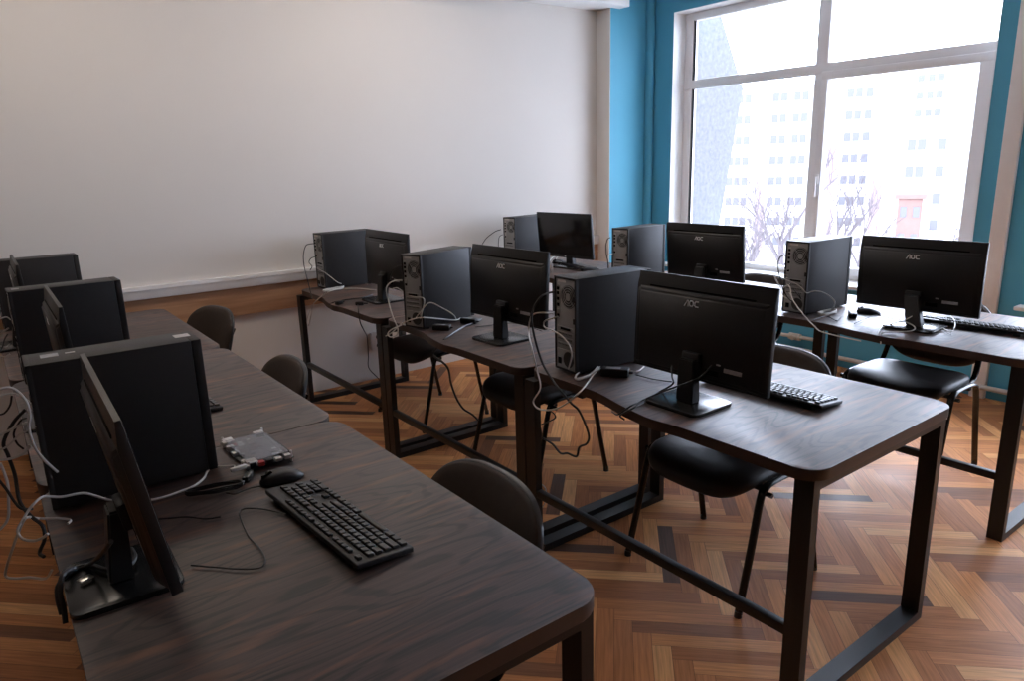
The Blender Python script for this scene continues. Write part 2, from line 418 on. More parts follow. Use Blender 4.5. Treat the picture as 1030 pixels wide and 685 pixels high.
# ------------------------------------------------------------------ desks
ZTOP = .75
DL, DW = 1.205, .787
def sstep(a, b, x):
    t = max(0, min(1, (x-a)/(b-a))); return t*t*(3-2*t)
def wave_(v):       # shallow dent in the cable-side edge of the far half of a desk
    return -.012*math.exp(-((v-.53)/.06)**2)+.047*sstep(.60, .86, v)
def make_desk(wavy=True):
    wave = wave_ if wavy else (lambda v: 0.0)
    root = empty('computer_desk'); tag(root, cat='desk')
    r = .066
    pts = []
    def arc(cx, cy, a0, rr):
        for i in range(9):
            a = a0+PI/2*i/8; pts.append((cx+rr*math.cos(a), cy+rr*math.sin(a)))
    arc(DW-r, r, -PI/2, r); arc(DW-r, DL-r, 0, r)
    xw = wave(DL-r); arc(xw+r, DL-r, PI/2, r)
    for i in range(1, 40):
        v = DL-r-(DL-2*r)*i/40; pts.append((wave(v), v))
    arc(r, r, PI, r)
    t = MB().prism(pts, ZTOP-.032, ZTOP, 'z', .0022).build('tabletop', [M['table'], M['edge']], root)
    for p in t.data.polygons:
        if abs(p.normal.z) < .6: p.material_index = 1
    for y in (.016, DL-.014-.055):
        fr = MB()
        x0, x1, zt = .024, DW-.024, ZTOP-.033
        o = [(x0, 0), (x1, 0), (x1, zt), (x0, zt)]; k = .030
        i_ = [(x0+k, k), (x1-k, k), (x1-k, zt-k), (x0+k, zt-k)]
        va = [[fr.bm.verts.new((a, yy, b)) for a, b in o] for yy in (y, y+.055)]
        vb = [[fr.bm.verts.new((a, yy, b)) for a, b in i_] for yy in (y, y+.055)]
        for q in range(4):
            w = (q+1) % 4
            fr.bm.faces.new((va[0][q], va[0][w], va[1][w], va[1][q]))
            fr.bm.faces.new((vb[0][q], vb[1][q], vb[1][w], vb[0][w]))
            fr.bm.faces.new((va[0][q], vb[0][q], vb[0][w], va[0][w]))
            fr.bm.faces.new((va[1][q], va[1][w], vb[1][w], vb[1][q]))
        es = [e for e in fr.bm.edges]
        bmesh.ops.bevel(fr.bm, geom=[e for e in es if len(e.link_faces) == 2 and e.calc_face_angle(0) > .5], offset=.0025, segments=2, affect='EDGES')
        f = fr.build('leg_frame', M['steel'], root)
        for x in (x0+.06, x1-.06): MB().cyl((x, y+.027, zt-.031), (x, y+.027, zt-.036), .006, n=8).build('screw_head', M['steel'], f)
    MB().box(.026, .052, .070, DL-.068, .246, .276, .002).build('stretcher', M['steel'], root)
    return root
desk = make_desk(); desk_l = make_desk(False)
GD = 'computer desks in three rows'
DESKS = [
 (0.0, 0.0, 'dark wood desk at the near end of the middle row, under the largest monitor back'),
 (.018, 1.21, 'second desk of the middle row, dark wood on black steel, joined behind the nearest one'),
 (.030, 2.42, 'third desk of the middle row, its end against the white wall, holding the smallest monitor'),
 (-.737-DW, -.032, 'large dark wood desk filling the lower left, holding the circuit board and the big keyboard'),
 (-.737-DW, 1.178, 'second desk of the left row, dark brown wood, behind the nearest left tower'),
 (-.742-DW, 2.388, 'third desk of the left row, dark brown wood, its rounded end at the white wall'),
 (1.470, 0.022, 'nearest dark wood desk of the window row, bright with window reflections, at the right edge'),
 (1.478, 1.232, 'second dark wood desk of the window row, behind the tower under the window'),
 (1.484, 2.442, 'third desk of the window row, dark wood, in the corner by the teal pier'),
]
for i, (x, y, lab) in enumerate(DESKS):
    place(desk_l if 3 <= i <= 5 else desk, i in (0, 3), (x, y, 0), 0, lab, GD)
MB().cyl((DW-.022, .026, ZTOP-.0345), (DW-.006, .026, ZTOP-.052), .0075, .006, n=10).build('corner_cap', M['sticker'], desk)

# ------------------------------------------------------------------ tower computers
TD, TW, TH_ = .366, .126, .355
def make_tower():
    root = empty('tower_computer'); tag(root, cat='computer')
    d, w, h = TD, TW, TH_
    # case shell with a hollow rear so that the rear panel sits in a rim
    sh = MB().box(.004, d-.0235, 0, w, .006, h, .003, 2)
    sh.build('case', M['case'], root)
    fb = MB().box(d-.0232, d, 0, w, .006, h, .003, 2)
    f = fb.build('front_bezel', M['case'], root)
    MB().box(d-.001, d+.0015, .018, w-.018, .29, .32, .001).build('drive_slot', M['plastic'], f)
    MB().cyl((d-.001, w/2, .25), (d+.002, w/2, .25), .008).build('power_button', M['metal'], f)
    for x in (.04, d-.05):
        for y in (.02, w-.02): MB().cyl((x, y, 0), (x, y, .0075), .010).build('foot', M['plastic'], root)
    # rear
    rp = MB().box(.0, .006, .007, w-.006, .012, h-.008, .001).build('rear_panel', M['rear'], root)
    rim = MB()
    rim.box(-.004, .008, 0, .008, .006, h, .001).box(-.004, .008, w-.005, w, .006, h, .001).box(-.004, .008, 0, w, h-.008, h, .001).box(-.004, .008, 0, w, .006, .013, .001)
    rim.build('rear_rim', M['case'], root)
    fan = MB().cyl((-.0025, .045, .285), (.0, .045, .285), .043, n=32).build('fan_grille', M['mesh'], rp)
    fr = MB()
    for rr in (.040, .031, .022, .013):
        pts = [(-.0035, .045+rr*math.cos(2*PI*k/28), .285+rr*math.sin(2*PI*k/28)) for k in range(29)]
        fr.tube(pts, .0011, n=5, smooth=1)
    for k in range(4):
        a = PI/4+k*PI/2
        fr.cyl((-.0035, .045, .285), (-.0035, .045+.043*math.cos(a), .285+.043*math.sin(a)), .0011, n=5)
    fr.cyl((-.004, .045, .285), (-.002, .045, .285), .012, n=16)
    fr.build('fan_guard', M['rear'], rp)
    io = MB().box(-.001, .002, .098, .114, .20, .325).build('port_panel', M['metal'], rp)
    for z_, c in ((.31, 'slot'), (.293, 'slot'), (.272, 'slot'), (.25, 'slot'), (.228, 'metal'), (.21, 'slot')):
        MB().box(-.003, .0, .100, .112, z_-.006, z_+.006, .001).build('port', M[c], io)
    for k in range(4):
        z_ = .165-k*.020
        sl = MB().box(-.002, .001, .022, .112, z_-.007, z_+.007, .001).build('slot_cover', M['rear'], rp)
        if k == 0: MB().box(-.004, -.001, .034, .092, z_-.005, z_+.004, .001).build('card_port', M['slot'], sl)
        else:
            v = MB()
            for q in range(9): v.box(-.0026, -.0015, .028+q*.009, .034+q*.009, z_-.0022, z_+.0022)
            v.build('slot_vent', M['mesh'], sl)
    ps = MB().box(-.0022, .001, .012, .116, .016, .086, .001).build('power_supply', M['rear'], rp)
    MB().cyl((-.0032, .046, .051), (-.002, .046, .051), .030, n=28).build('supply_fan', M['mesh'], ps)
    MB().box(-.004, -.001, .088, .108, .028, .052, .001).build('power_inlet', M['slot'], ps)
    MB().box(-.0015, .0005, .062, .106, .335, .343).build('label_strip', M['sticker'], rp)
    for z_ in (.19, .27): MB().box(-.006, .001, .006, .016, z_, z_+.02, .001).build('panel_latch', M['plastic'], rp)
    return root
tower = make_tower()
GT = 'black tower computers on the desks'
TOWERS = [
 (.120, 1.004, -.06, 'black tower with fan grille facing left, beside the largest monitor back'),
 (.085, 2.035, .27, 'black tower standing askew on the second middle desk, white cables draped in front'),
 (.200, 3.463, .036, 'black tower at the far end of the middle row against the white wall'),
 (1.598, 1.003, -.029, 'tall bluish-black tower computer in front of the window with cables spilling from its rear'),
 (1.572, 2.152, .085, 'tower computer before the teal pier, left of the second window-row monitor'),
 (1.704, 3.440, .131, 'farthest tower computer of the window row, in the corner behind the forward-facing screen'),
 (-1.503, 1.010, -.012, 'big black tower computer on the nearest left desk with two stickers on its top'),
 (-1.478, 2.288, .026, 'second black tower of the left row, half hidden by the nearest left tower'),
 (-1.491, 3.475, .03, 'farthest black tower of the left row, closest to the white wall'),
]
TOW = []
for i, (x, y, a, lab) in enumerate(TOWERS):
    TOW.append(place(tower, i == 0, (x, y, ZTOP), a, lab, GT))
for x, y in ((.03, .055), (.318, .055)):
    MB().box(x, x+.036, y, y+.036, TH_, TH_+.0006).build('sticker', M['stickergrey' if x < .1 else 'sticker'], TOW[6])
MB().box(.08, .10, .070, .080, TH_, TH_+.0006).build('sticker', M['sticker'], TOW[6])
MB().box(.012, .036, .050, .080, TH_, TH_+.0006).build('sticker', M['stickergrey'], TOW[7])

# ------------------------------------------------------------------ monitors
MW, MH = .522, .321
def stroke(mb, pts, t, x0, x1, closed=False):
    n = len(pts)
    for i in range(n if closed else n-1):
        a = Vector((0, *pts[i])); b = Vector((0, *pts[(i+1) % n]))
        d = (b-a).normalized(); p = Vector((0, -d.z, d.y))*t/2; e = d*t*.5
        q = [a-e+p, b+e+p, b+e-p, a-e-p]
        A = [mb.bm.verts.new((x0, v.y, v.z)) for v in q]; B = [mb.bm.verts.new((x1, v.y, v.z)) for v in q]
        mb.bm.faces.new(A); mb.bm.faces.new(B[::-1])
        for k in range(4): mb.bm.faces.new((A[k], A[(k+1) % 4], B[(k+1) % 4], B[k]))
def letters(x0, x1, yc, zc, s, flip):
    """the three brand letters A O C as drawn strokes; flip: reading direction along -y."""
    out = []
    f = -1 if flip else 1
    def P(u, v): return (yc+f*u*s, zc+v*s)
    a = MB(); stroke(a, [P(-1.42, -.46), P(-.86, .44), P(-.66, .44), P(-.66, -.46)], .15*s, x0, x1); out.append(a)
    o = MB(); stroke(o, [P(-.20, -.42), P(.20, -.42), P(.36, -.22), P(.36, .22), P(.20, .42), P(-.20, .42), P(-.36, .22), P(-.36, -.22)], .15*s, x0, x1, True); out.append(o)
    c = MB(); stroke(c, [P(1.36, .42), P(.88, .42), P(.70, .24), P(.70, -.24), P(.88, -.42), P(1.36, -.42)], .15*s, x0, x1); out.append(c)
    return out
def make_monitor():
    root = empty('monitor'); tag(root, cat='monitor')
    # base plate and neck
    MB().prism(rrect(-.095, .095, -.105, .105, .022), .0, .011, 'z', .0025).build('base', M['gloss'], root)
    # display hinged on the neck: origin at bottom centre of the rear edge of the slab
    dp = MB().prism([(0, 0), (0, MH*.85), (.0095, MH), (.019, MH), (.019, 0)], -MW/2, MW/2, 'y', .0018)
    disp = dp.build('display', M['plastic'], root)
    MB().box(.0185, .0202, -MW/2+.006, MW/2-.006, .020, MH-.006, .0006).build('screen', M['screen'], disp)
    bc = MB()
    A = [(-MW/2+.004, .006), (MW/2-.004, .006), (MW/2-.004, MH*.855), (-MW/2+.004, MH*.855)]
    B = [(-MW/2+.030, .016), (MW/2-.030, .016), (MW/2-.022, MH*.815), (-MW/2+.022, MH*.815)]
    R = [[bc.bm.verts.new((x, y, z)) for y, z in q] for x, q in ((.001, A), (-.014, B))]
    for i in range(4): bc.bm.faces.new((R[0][i], R[0][(i+1) % 4], R[1][(i+1) % 4], R[1][i]))
    bc.bm.faces.new(R[1])
    bmesh.ops.bevel(bc.bm, geom=[e for e in bc.bm.edges if len(e.link_faces) == 2], offset=.007, segments=3, affect='EDGES')
    bc.build('back_cover', M['plastic'], disp, angle=60)
    MB().box(-.0015, .003, -.198, .205, MH*.858, MH*.876, .0008).build('vent_groove', M['slot'], disp)
    for l in letters(-.0152, -.0136, .020, MH*.752, .0190, True): l.build('logo_letter', M['logo'], disp)
    for l in letters(.0188, .0205, 0, .0105, .0045, False): l.build('logo_letter', M['logo'], disp)
    lb = MB().box(-.0148, -.0136, -.182, -.118, .050, .063)
    lb.build('rating_label', M['stickergrey'], disp)
    MB().box(-.0148, -.0136, -.105, -.090, .066, .071).build('port_mark', M['stickergrey'], disp)
    pr = MB().box(-.0155, -.008, -.10, -.05, .030, .048, .002).build('port_recess', M['slot'], disp)
    hb = MB().box(-.030, -.010, -.034, .034, .035, .092, .006).build('hinge_block', M['plastic'], disp)
    return root
def add_neck(root, dx, zt, dyb):
    n = MB()
    P0 = [(-.024, -.033), (.018, -.033), (.018, .033), (-.024, .033)]
    a = [n.bm.verts.new((x, y, .010)) for x, y in P0]; b = [n.bm.verts.new((x*.7+dx-.030, y*.9+dyb, zt)) for x, y in P0]
    n.bm.faces.new(a[::-1]); n.bm.faces.new(b)
    for i in range(4): n.bm.faces.new((a[i], a[(i+1) % 4], b[(i+1) % 4], b[i]))
    bmesh.ops.bevel(n.bm, geom=list(n.bm.edges), offset=.004, segments=2, affect='EDGES')
    n.build('neck', M['plastic'], root)
ZB = .824-ZTOP
proto_mon = make_monitor()
GM = 'black monitors on the desks'
# panel x, y (rear plane, centre), heading, lean back, height correction, base offset
MON = [
 (.204, .544, .004, -.060, .002, .025, 'largest black monitor in view, seen from behind on the nearest middle desk'),
 (.271, 1.641, .040, -.055, .006, .025, 'black monitor seen from behind on the second middle-row desk'),
 (.327, 2.871, -.007, -.02, .0, .03, 'smallest black monitor back, on the third middle desk by the white wall'),
 (1.771, .584, .031, .010, -.010, .055, 'black monitor seen from behind at the right, against the window and teal wall'),
 (1.845, 1.805, .063, .09, -.012, .05, 'black monitor seen from behind below the window, right of the tower at the teal pier'),
 (1.855, 3.049, .109+PI, -.085, .005, .04, 'monitor turned with its dark blank screen towards the room, in the far corner'),
 (-1.36, .596, -.026, .155, .003, .05, 'black monitor seen edge-on in the left foreground'),
 (-1.357, 1.776, -.009, .06, .002, .05, 'thin edge-on monitor on the second left desk, between two towers'),
 (-1.392, 3.079, -.005, .06, .001, .05, 'smallest edge-on monitor, on the far left desk'),
]
mons = []
for i, (x, y, a, t, dz, bo, lab) in enumerate(MON):
    o = proto_mon if i == 0 else copy_tree(proto_mon); mons.append(o)
for o, (x, y, a, t, dz, bo, lab) in zip(mons, MON):
    front = (math.cos(a), math.sin(a)); dyb = .035 if lab.endswith('teal wall') else 0.0
    if x < -1: x -= .019
    if abs(a) > 2:   # fitted plane is the screen face here
        x -= front[0]*.02; y -= front[1]*.02
    o.location = (x-front[0]*bo, y-front[1]*bo-dyb, ZTOP); o.rotation_euler = (0, 0, a)
    o['label'] = lab; o['group'] = GM
    for c in kids(o):
        if c.name.startswith('display'):
            c.location = (bo, dyb, ZB+dz); c.rotation_euler = (0, -t, 0)
    add_neck(o, bo-math.sin(t)*.07, ZB+dz+.075, dyb)

# ------------------------------------------------------------------ keyboards and mice
KD, KW = .128, .447
def key_layout():
    K = []; u = .0188
    y0 = -KW/2+.012
    def row(x, start, ws, dep=.0150):
        y = start
        for w in ws:
            if w > 0: K.append((x, y+w*u/2, dep, w*u-.0032))
            y += abs(w)*u
    rows = [.030-.0, .012, -.006, -.024, -.042]
    X = [-.050, -.026, -.007, .012, .031, .050]
    row(X[0], y0, [1, -1, 1, 1, 1, 1, -.5, 1, 1, 1, 1, -.5, 1, 1, 1, 1], .011)
    row(X[1], y0, [1]*13+[2]); row(X[2], y0, [1.5]+[1]*12+[1.5]); row(X[3], y0, [1.75]+[1]*11+[2.25])
    row(X[4], y0, [2.25]+[1]*10+[2.75]); row(X[5], y0, [1.25, 1.25, 1.25, 6.25, 1.25, 1.25, 1.25, 1.25])
    n0 = y0+15.25*u
    row(X[0], n0, [1, 1, 1], .011); row(X[1], n0, [1, 1, 1]); row(X[2], n0, [1, 1, 1]); row(X[4], n0, [-1, 1]); row(X[5], n0, [1, 1, 1])
    p0 = n0+3.25*u
    row(X[1], p0, [1]*4); row(X[2], p0, [1]*3); row(X[3], p0, [1]*4); row(X[4], p0, [1]*3); row(X[5], p0, [2, 1, 1])
    return K
def make_kb(detail=True):
    root = empty('keyboard'); tag(root, cat='keyboard')
    t = Matrix.Translation((0, 0, .0075)) @ Matrix.Rotation(math.radians(5.2), 4, 'Y')
    body = MB().box(-KD/2, KD/2, -KW/2, KW/2, .0005, .0125, .003, 3, mx=t)
    b = body.build('body', M['plastic'], root)
    for y in (-KW/2+.05, KW/2-.05): MB().box(-KD/2+.006, -KD/2+.018, y-.013, y+.013, .0, .012, .002).build('foot', M['plastic'], root)
    L = key_layout(); cache = {}; extra = MB()
    rotm = Matrix.Rotation(math.radians(5.2), 4, 'Y')
    for i, (x, y, dx, dy) in enumerate(L):
        if detail and i < 100:
            k = (round(dx, 4), round(dy, 4))
            if k not in cache:
                m_ = MB()
                A = [(-dx/2, -dy/2), (dx/2, -dy/2), (dx/2, dy/2), (-dx/2, dy/2)]
                va = [m_.bm.verts.new((p, q, 0)) for p, q in A]; vb = [m_.bm.verts.new((p*.86, q*.90, .0062)) for p, q in A]
                m_.bm.faces.new(va[::-1]); m_.bm.faces.new(vb)
                for j in range(4): m_.bm.faces.new((va[j], va[(j+1) % 4], vb[(j+1) % 4], vb[j]))
                bmesh.ops.bevel(m_.bm, geom=list(m_.bm.edges), offset=.0009, segments=1, affect='EDGES')
                o = m_.build('key', M['key'], root); cache[k] = o
            else:
                o = cache[k].copy(); col.objects.link(o)
            o.location = t @ Vector((x, y, .0125)); o.rotation_euler = (0, math.radians(5.2), 0)
        else:
            mt = t @ Matrix.Translation((x, y, .0125))
            extra.box(-dx/2, dx/2, -dy/2, dy/2, 0, .0058, .0012, 1, mx=mt)
    e = extra.build('keys', M['key'], root); e['kind'] = 'stuff'
    return root
GK = 'black keyboards on the desks'
kb = make_kb()
place(kb, True, (-1.021, .535, ZTOP), .060, 'large black full-size keyboard lying on the lower left desk', GK)
place(kb, False, (.462, .448, ZTOP), .02, 'keyboard with shiny keys half behind the largest monitor on the nearest middle desk', GK)
place(kb, False, (1.888, .372, ZTOP), .035, 'keyboard at the right edge beside the monitor against the window', GK)
kb2 = make_kb(False)
place(kb2, True, (1.935, 3.02, ZTOP), -.25, 'small dark keyboard behind the forward-facing screen in the far corner', GK)
place(kb2, False, (-1.06, 1.715, ZTOP), .03, 'keyboard whose corner peeps out right of the big left tower', GK)

def make_mouse(name='mouse'):
    root = empty(name); tag(root, cat='mouse')
    ol = superell(.055, .031, 2.5, 32)
    def fn(x, y, h):
        w = 1-.10*math.cos(x/.055*1.6+.4); hump = .030*(1-(x/.060)**2*.55)-.004*(x/.055)
        return (x, y*w, h*hump)
    b = MB().rings([(0, 0), (.94, 0.02), (1, .15), (1, .38), (.95, .62), (.84, .82), (.66, .94), (.40, 1), (0, 1.02)], ol, fn)
    b.build('shell', M['plastic'], root, angle=70)
    w = MB().cyl((-.030, -.004, .0262), (-.030, .004, .0262), .0085, n=18)
    w.build('scroll_wheel', M['gloss'], root)
    MB().box(-.050, -.012, -.0006, .0006, .0175, .0268).build('button_seam', M['slot'], root)
    return root
GMo = 'computer mice'
ms = make_mouse()
place(ms, True, (-1.030, .834, ZTOP), .0, 'black mouse at the end of the large keyboard, next to the circuit board', GMo)
place(ms, False, (1.855, .826, ZTOP), -1.25, 'black mouse lying left of the monitor against the window', GMo)
place(ms, False, (1.99, 3.28, ZTOP), -.25, 'tiny dark mouse by the keyboard in the far corner', GMo)

# ------------------------------------------------------------------ chairs
def make_chair():
    root = empty('visitor_chair'); tag(root, cat='chair')
    # seat: waterfall cushion
    ol = superell(.215, .232, 4.2, 48)
    def fs(x, y, h):
        xx = x-.015
        drop = .045*max(0, (-xx-.10)/.13)**2 if xx < -.10 else 0
        return (xx, y, .418+h*.045-drop+.010*(y/.232)**2)
    MB().rings([(0, 0), (.9, 0), (.985, .15), (1, .45), (.985, .75), (.93, .95), (.8, 1.04), (.5, 1.06), (0, 1.06)], ol, fs).build('seat', M['leather'], root, angle=80)
    # backrest: concave pad and shell behind it
    ob = superell(.235, .160, 3.0, 56)
    def bmap(off):
        def fb(y, z, h):
            q = (y/.235); back = .30+.10*(z/.32)-.042*q*q
            return (back+off+h, y, .630+z-.012*(1-q*q)*(z < 0))
        return fb
    MB().rings([(0, -.022), (.55, -.021), (.85, -.016), (.96, -.008), (.985, .002), (.97, .008), (0, .008)], ob, bmap(0)).build('backrest', M['fabric'], root, angle=80)
    MB().rings([(0, .0075), (.99, .006), (1.0, .010), (1.0, .018), (.97, .022), (.6, .024), (0, .025)], ob, bmap(0)).build('back_shell', M['shell'], root, angle=60)
    for s in (-1, 1):
        y = s*.255
        pts = [(-.235, y, .012), (-.175, y*.985, .24), (-.135, y*.97, .400), (-.105, y*.965, .432), (-.05, y*.96, .440), (.06, y*.96, .440), (.115, y*.965, .430), (.145, y*.97, .395), (.185, y*.985, .20), (.225, y, .012)]
        f = MB().tube(pts, (.0145, .0095), n=12, smooth=5, flat=(0, 1, 0)).build('side_frame', M['tube'], root)
        for x in (-.236, .2255): MB().cyl((x, y, 0), (x, y, .022), .0135, .0125, n=12).build('foot_cap', M['plastic'], f)
        up = [(.03, y*.86, .425), (.13, y*.86, .430), (.185, y*.86, .455), (.225, y*.84, .53), (.275, y*.80, .63), (.318, y*.78, .70)]
        MB().tube(up, (.0135, .0085), n=10, smooth=4, flat=(0, 1, 0)).build('back_upright', M['tube'], root)
        MB().cyl((-.115, y*.90, .414), (-.115, y*1.09, .414), .009, n=10).build('seat_bolt', M['tube'], root)
    for x in (-.09, .09): MB().box(x-.013, x+.013, -.243, .243, .408, .424, .003).build('cross_bar', M['steel'], root)
    return root
ch = make_chair()
GC = 'upholstered visitor chairs'
CH = [
 (.535, .655, .0, 'chair pushed under the nearest middle desk, its curved brown back behind the keyboard'),
 (.560, 1.785, .0, 'chair under the second middle-row desk, seat edge showing beside the leg pair'),
 (.580, 2.855, .05, 'chair under the third middle-row desk with legs spread in front of the white wall'),
 (1.985, .665, .0, 'chair with dark leatherette seat under the window-row desk at the right'),
 (2.000, 1.735, .0, 'chair whose back top shows just below the window sill'),
 (-.985, .450, .0, 'chair in the foreground with brown upholstered back above the lower left desk edge'),
 (-.975, 1.830, -.02, 'middle one of the three chairs along the left row, only its rounded back top showing'),
 (-.885, 3.090, .24, 'chair nearest the white wall on the left row, brown back standing tall'),
]
for i, (x, y, a, lab) in enumerate(CH): place(ch, i == 0, (x, y, 0), a, lab, GC)

# ------------------------------------------------------------------ small equipment
# circuit board under a clear acrylic cover
pc = empty('circuit_board', (-1.024, 1.050, ZTOP), .02); tag(pc, 'green-black circuit board under a clear acrylic cover beside the big left tower', 'circuit board')
BX, BY = .062, .118
bd = MB().box(-BX, BX, -BY, BY, .010, .0125, .0004).build('board', M['pcb'], pc)
rb = random.Random(5)
for k in range(26):
    x, y = rb.uniform(-.052, .045), rb.uniform(-.095, .10); s = rb.uniform(.003, .010)
    MB().box(x-s, x+s, y-s*.8, y+s*.8, .0122, .0122+rb.uniform(.0012, .004), .0003).build('chip', M[rb.choice(['chip', 'chip', 'metal', 'sticker'])], bd)
MB().box(-.018, .018, .0, .036, .0122, .0165, .0006).build('processor', M['chip'], bd)
for y, w_, c, h_ in ((-.112, .014, 'metal', .011), (-.080, .012, 'metal', .012), (.085, .016, 'metal', .014), (.045, .012, 'sticker', .013), (.0, .014, 'metal', .010)):
    MB().box(-BX-.003, -BX+.016, y-w_/2-.002, y+w_/2+.002, .0122, .0122+h_, .0008).build('connector', M[c], pc)
for x, c, h_ in ((-.048, 'slot', .012), (-.026, 'red', .011), (-.004, 'chip', .012), (.020, 'metal', .009), (.044, 'metal', .011)):
    MB().box(x-.0085, x+.0085, -BY-.004, -BY+.014, .0122, .0122+h_, .0008).build('connector', M[c], pc)
MB().box(-.050, -.030, BY-.055, BY-.020, .0122, .017, .0008).build('connector', M['red'], pc)
MB().box(BX-.008, BX, -BY+.03, BY-.03, .0122, .021, .0008).build('pin_header', M['chip'], pc)
for x in (-BX+.006, BX-.006):
    for y in (-BY+.006, BY-.006):
        MB().cyl((x, y, 0), (x, y, .030), .0032, n=6).build('standoff', M['metal'], pc)
MB().box(-BX+.006, BX-.010, -BY+.012, BY-.030, .0245, .0275, .0006).build('acrylic_cover', M['clear'], pc)
for y in (-BY+.02, BY-.022): MB().box(-BX+.002, -BX+.030, y-.016, y+.016, .0125, .0265, .002).build('socket_block', M['sticker'], pc)
MB().box(BX-.034, BX-.008, BY-.034, BY-.008, .0125, .0265, .002).build('socket_block', M['sticker'], pc)
# plugs at the board
pl = MB().box(-.024, .020, -.0085, .0085, 0, .017, .004).build('power_plug', M['gloss'], None, loc=(-1.094, .895, ZTOP+.0005), rot=(0, 0, .9)); tag(pl, 'black plug at the near corner of the circuit board', 'plug')
pl = MB().box(-.020, .022, -.006, .006, 0, .011, .003).build('white_plug', M['w'], None, loc=(-1.108, .930, ZTOP+.0175), rot=(0, 0, .15)); tag(pl, 'white plug joining the long white cable to the circuit board', 'plug')

def coil(name, m, c, half, wid, rz, turns, r, label, tie=True, seed=1, lift=.0):
    rr = random.Random(seed); pts = []
    for k in range(turns*16+1):
        a = 2*PI*k/16; j = 1+rr.uniform(-.05, .05)
        pts.append((math.cos(a)*half*j, math.sin(a)*wid*(1+rr.uniform(-.2, .2)), r+.001+(k/16)*r*.9+abs(rr.uniform(0, r))+lift*max(0, math.cos(a))))
    root = empty(name, c, rz); tag(root, label, 'cable')
    MB().tube(pts, r, n=7, smooth=2).build('cable_loops', m, root)
    if tie: MB().box(-.004, .004, -wid*1.1, wid*1.1, .0, r*(turns+2.0), .002).build('cable_tie', M['w' if m == M['k'] else 'w'], root)
    return root
coil('cable_bundle', M['w'], (.168, .998, ZTOP), .100, .026, .42, 3, .0028, 'white cable folded into a bundle at the foot of the front middle-row tower', False, 2, .012)
coil('cable_bundle', M['w'], (.098, 2.150, ZTOP), .030, .018, .6, 4, .0026, 'small knot of white cable by the slanted middle tower', False, 3, .01)
coil('cable_bundle', M['w'], (.232, 3.430, ZTOP), .085, .026, .35, 3, .0028, 'white cable bundle at the foot of the tower next to the white wall', False, 4)
coil('cable_bundle', M['w'], (1.715, .955, ZTOP), .070, .026, .05, 3, .0030, 'white cable bundle at the foot of the tower in front of the window', False, 5)
coil('cable_bundle', M['k'], (-1.180, .880, ZTOP), .066, .020, -.25, 5, .0022, 'coiled black cord on the left desk between the big tower and the mouse', False, 6)

def brick(c, rz, label, s=1.0, m='plastic'):
    root = empty('power_brick', c, rz); tag(root, label, 'power adapter')
    MB().box(-.048*s, .048*s, -.021*s, .021*s, 0, .029*s, .005).build('body', M[m], root)
    MB().cyl((.046*s, 0, .014*s), (.062*s, 0, .014*s), .0055*s, .0035*s, n=10).build('strain_relief', M['k'], root)
    MB().box(-.03*s, .02*s, -.013*s, .013*s, .0288*s, .0294*s).build('rating_label', M['stickergrey'], root)
    return root
brick((.225, .915, ZTOP), -.95, 'flat black power brick in front of the front middle-row tower', 1.05)
brick((1.735, .842, ZTOP), .55, 'small black power brick between tower and mouse under the window', .85, 'gloss')
brick((.150, 1.985, ZTOP), -.9, 'black power brick below the slanted middle tower', .9)
brick((.325, 2.015, ZTOP), -1.1, 'black power brick left of the second middle monitor foot', .9)
for i, (c, rz, lab) in enumerate((((.060, 2.945, ZTOP), .5, 'black plug lying on the far middle desk edge nearer the white wall'), ((.135, 2.83, ZTOP), -.6, 'black plug lying at the foot of the smallest monitor'))):
    root = empty('inline_plug', c, rz); tag(root, lab, 'plug')
    MB().box(-.030, .018, -.013, .013, 0, .022, .006).build('body', M['plastic'], root)
    MB().cyl((.016, 0, .011), (.040, 0, .009), .006, .004, n=8).build('strain_relief', M['k'], root)
tg = MB().box(-.014, .012, -.009, .009, 0, .004, .002).build('tie_clip', M['metal'], None, loc=(-1.487, .610, ZTOP+.016), rot=(0, 0, .4)); tag(tg, 'small bright cable clip on the black cables at the nearest left monitor', 'clip')
# wall socket low on the white wall
ws = empty('wall_socket', (.665, YW-.0, .285)); tag(ws, 'grey-white double wall socket low on the white wall under the far middle desk', 'socket')
MB().box(-.055, .055, -.035, 0, -.065, .065, .006).build('housing', M['trunk'], ws)
for s in (-1, 1): MB().cyl((0, -.0352, s*.031), (0, -.037, s*.031), .021, n=20).build('outlet', M['slot'], ws)

# heating pipes and radiator under the window
PX = XW-.05
hp = empty('heating_pipe', (PX, 0, 0)); tag(hp, 'cream heating pipe running low along the teal wall under the windows', 'pipe')
MB().cyl((0, -2.0, .078), (0, YP-.06, .078), .016, n=14).build('return_pipe', M['pipe'], hp)
MB().tube([(0, 2.30, .165), (0, 2.10, .172), (0, 1.93, .175), (0, 1.885, .165), (0, 1.872, .14), (0, 1.872, .10), (0, 1.872, .078)], .014, n=12, smooth=4).build('riser_loop', M['pipe'], hp)
MB().cyl((0, 2.02, .172), (0, 2.11, .172), .026, n=14).cyl((0, 2.055, .172), (-.055, 2.055, .172), .015, .018, n=12).build('valve', M['pipe'], hp)
rd = empty('radiator', (PX, 0, 0)); tag(rd, 'cream ribbed radiator under the window behind the desks', 'radiator')
for k in range(10):
    y = 2.30+k*.085
    MB().box(-.055, .045, y-.030, y+.030, .195, .535, .018, 3).build('rib', M['pipe'], rd)

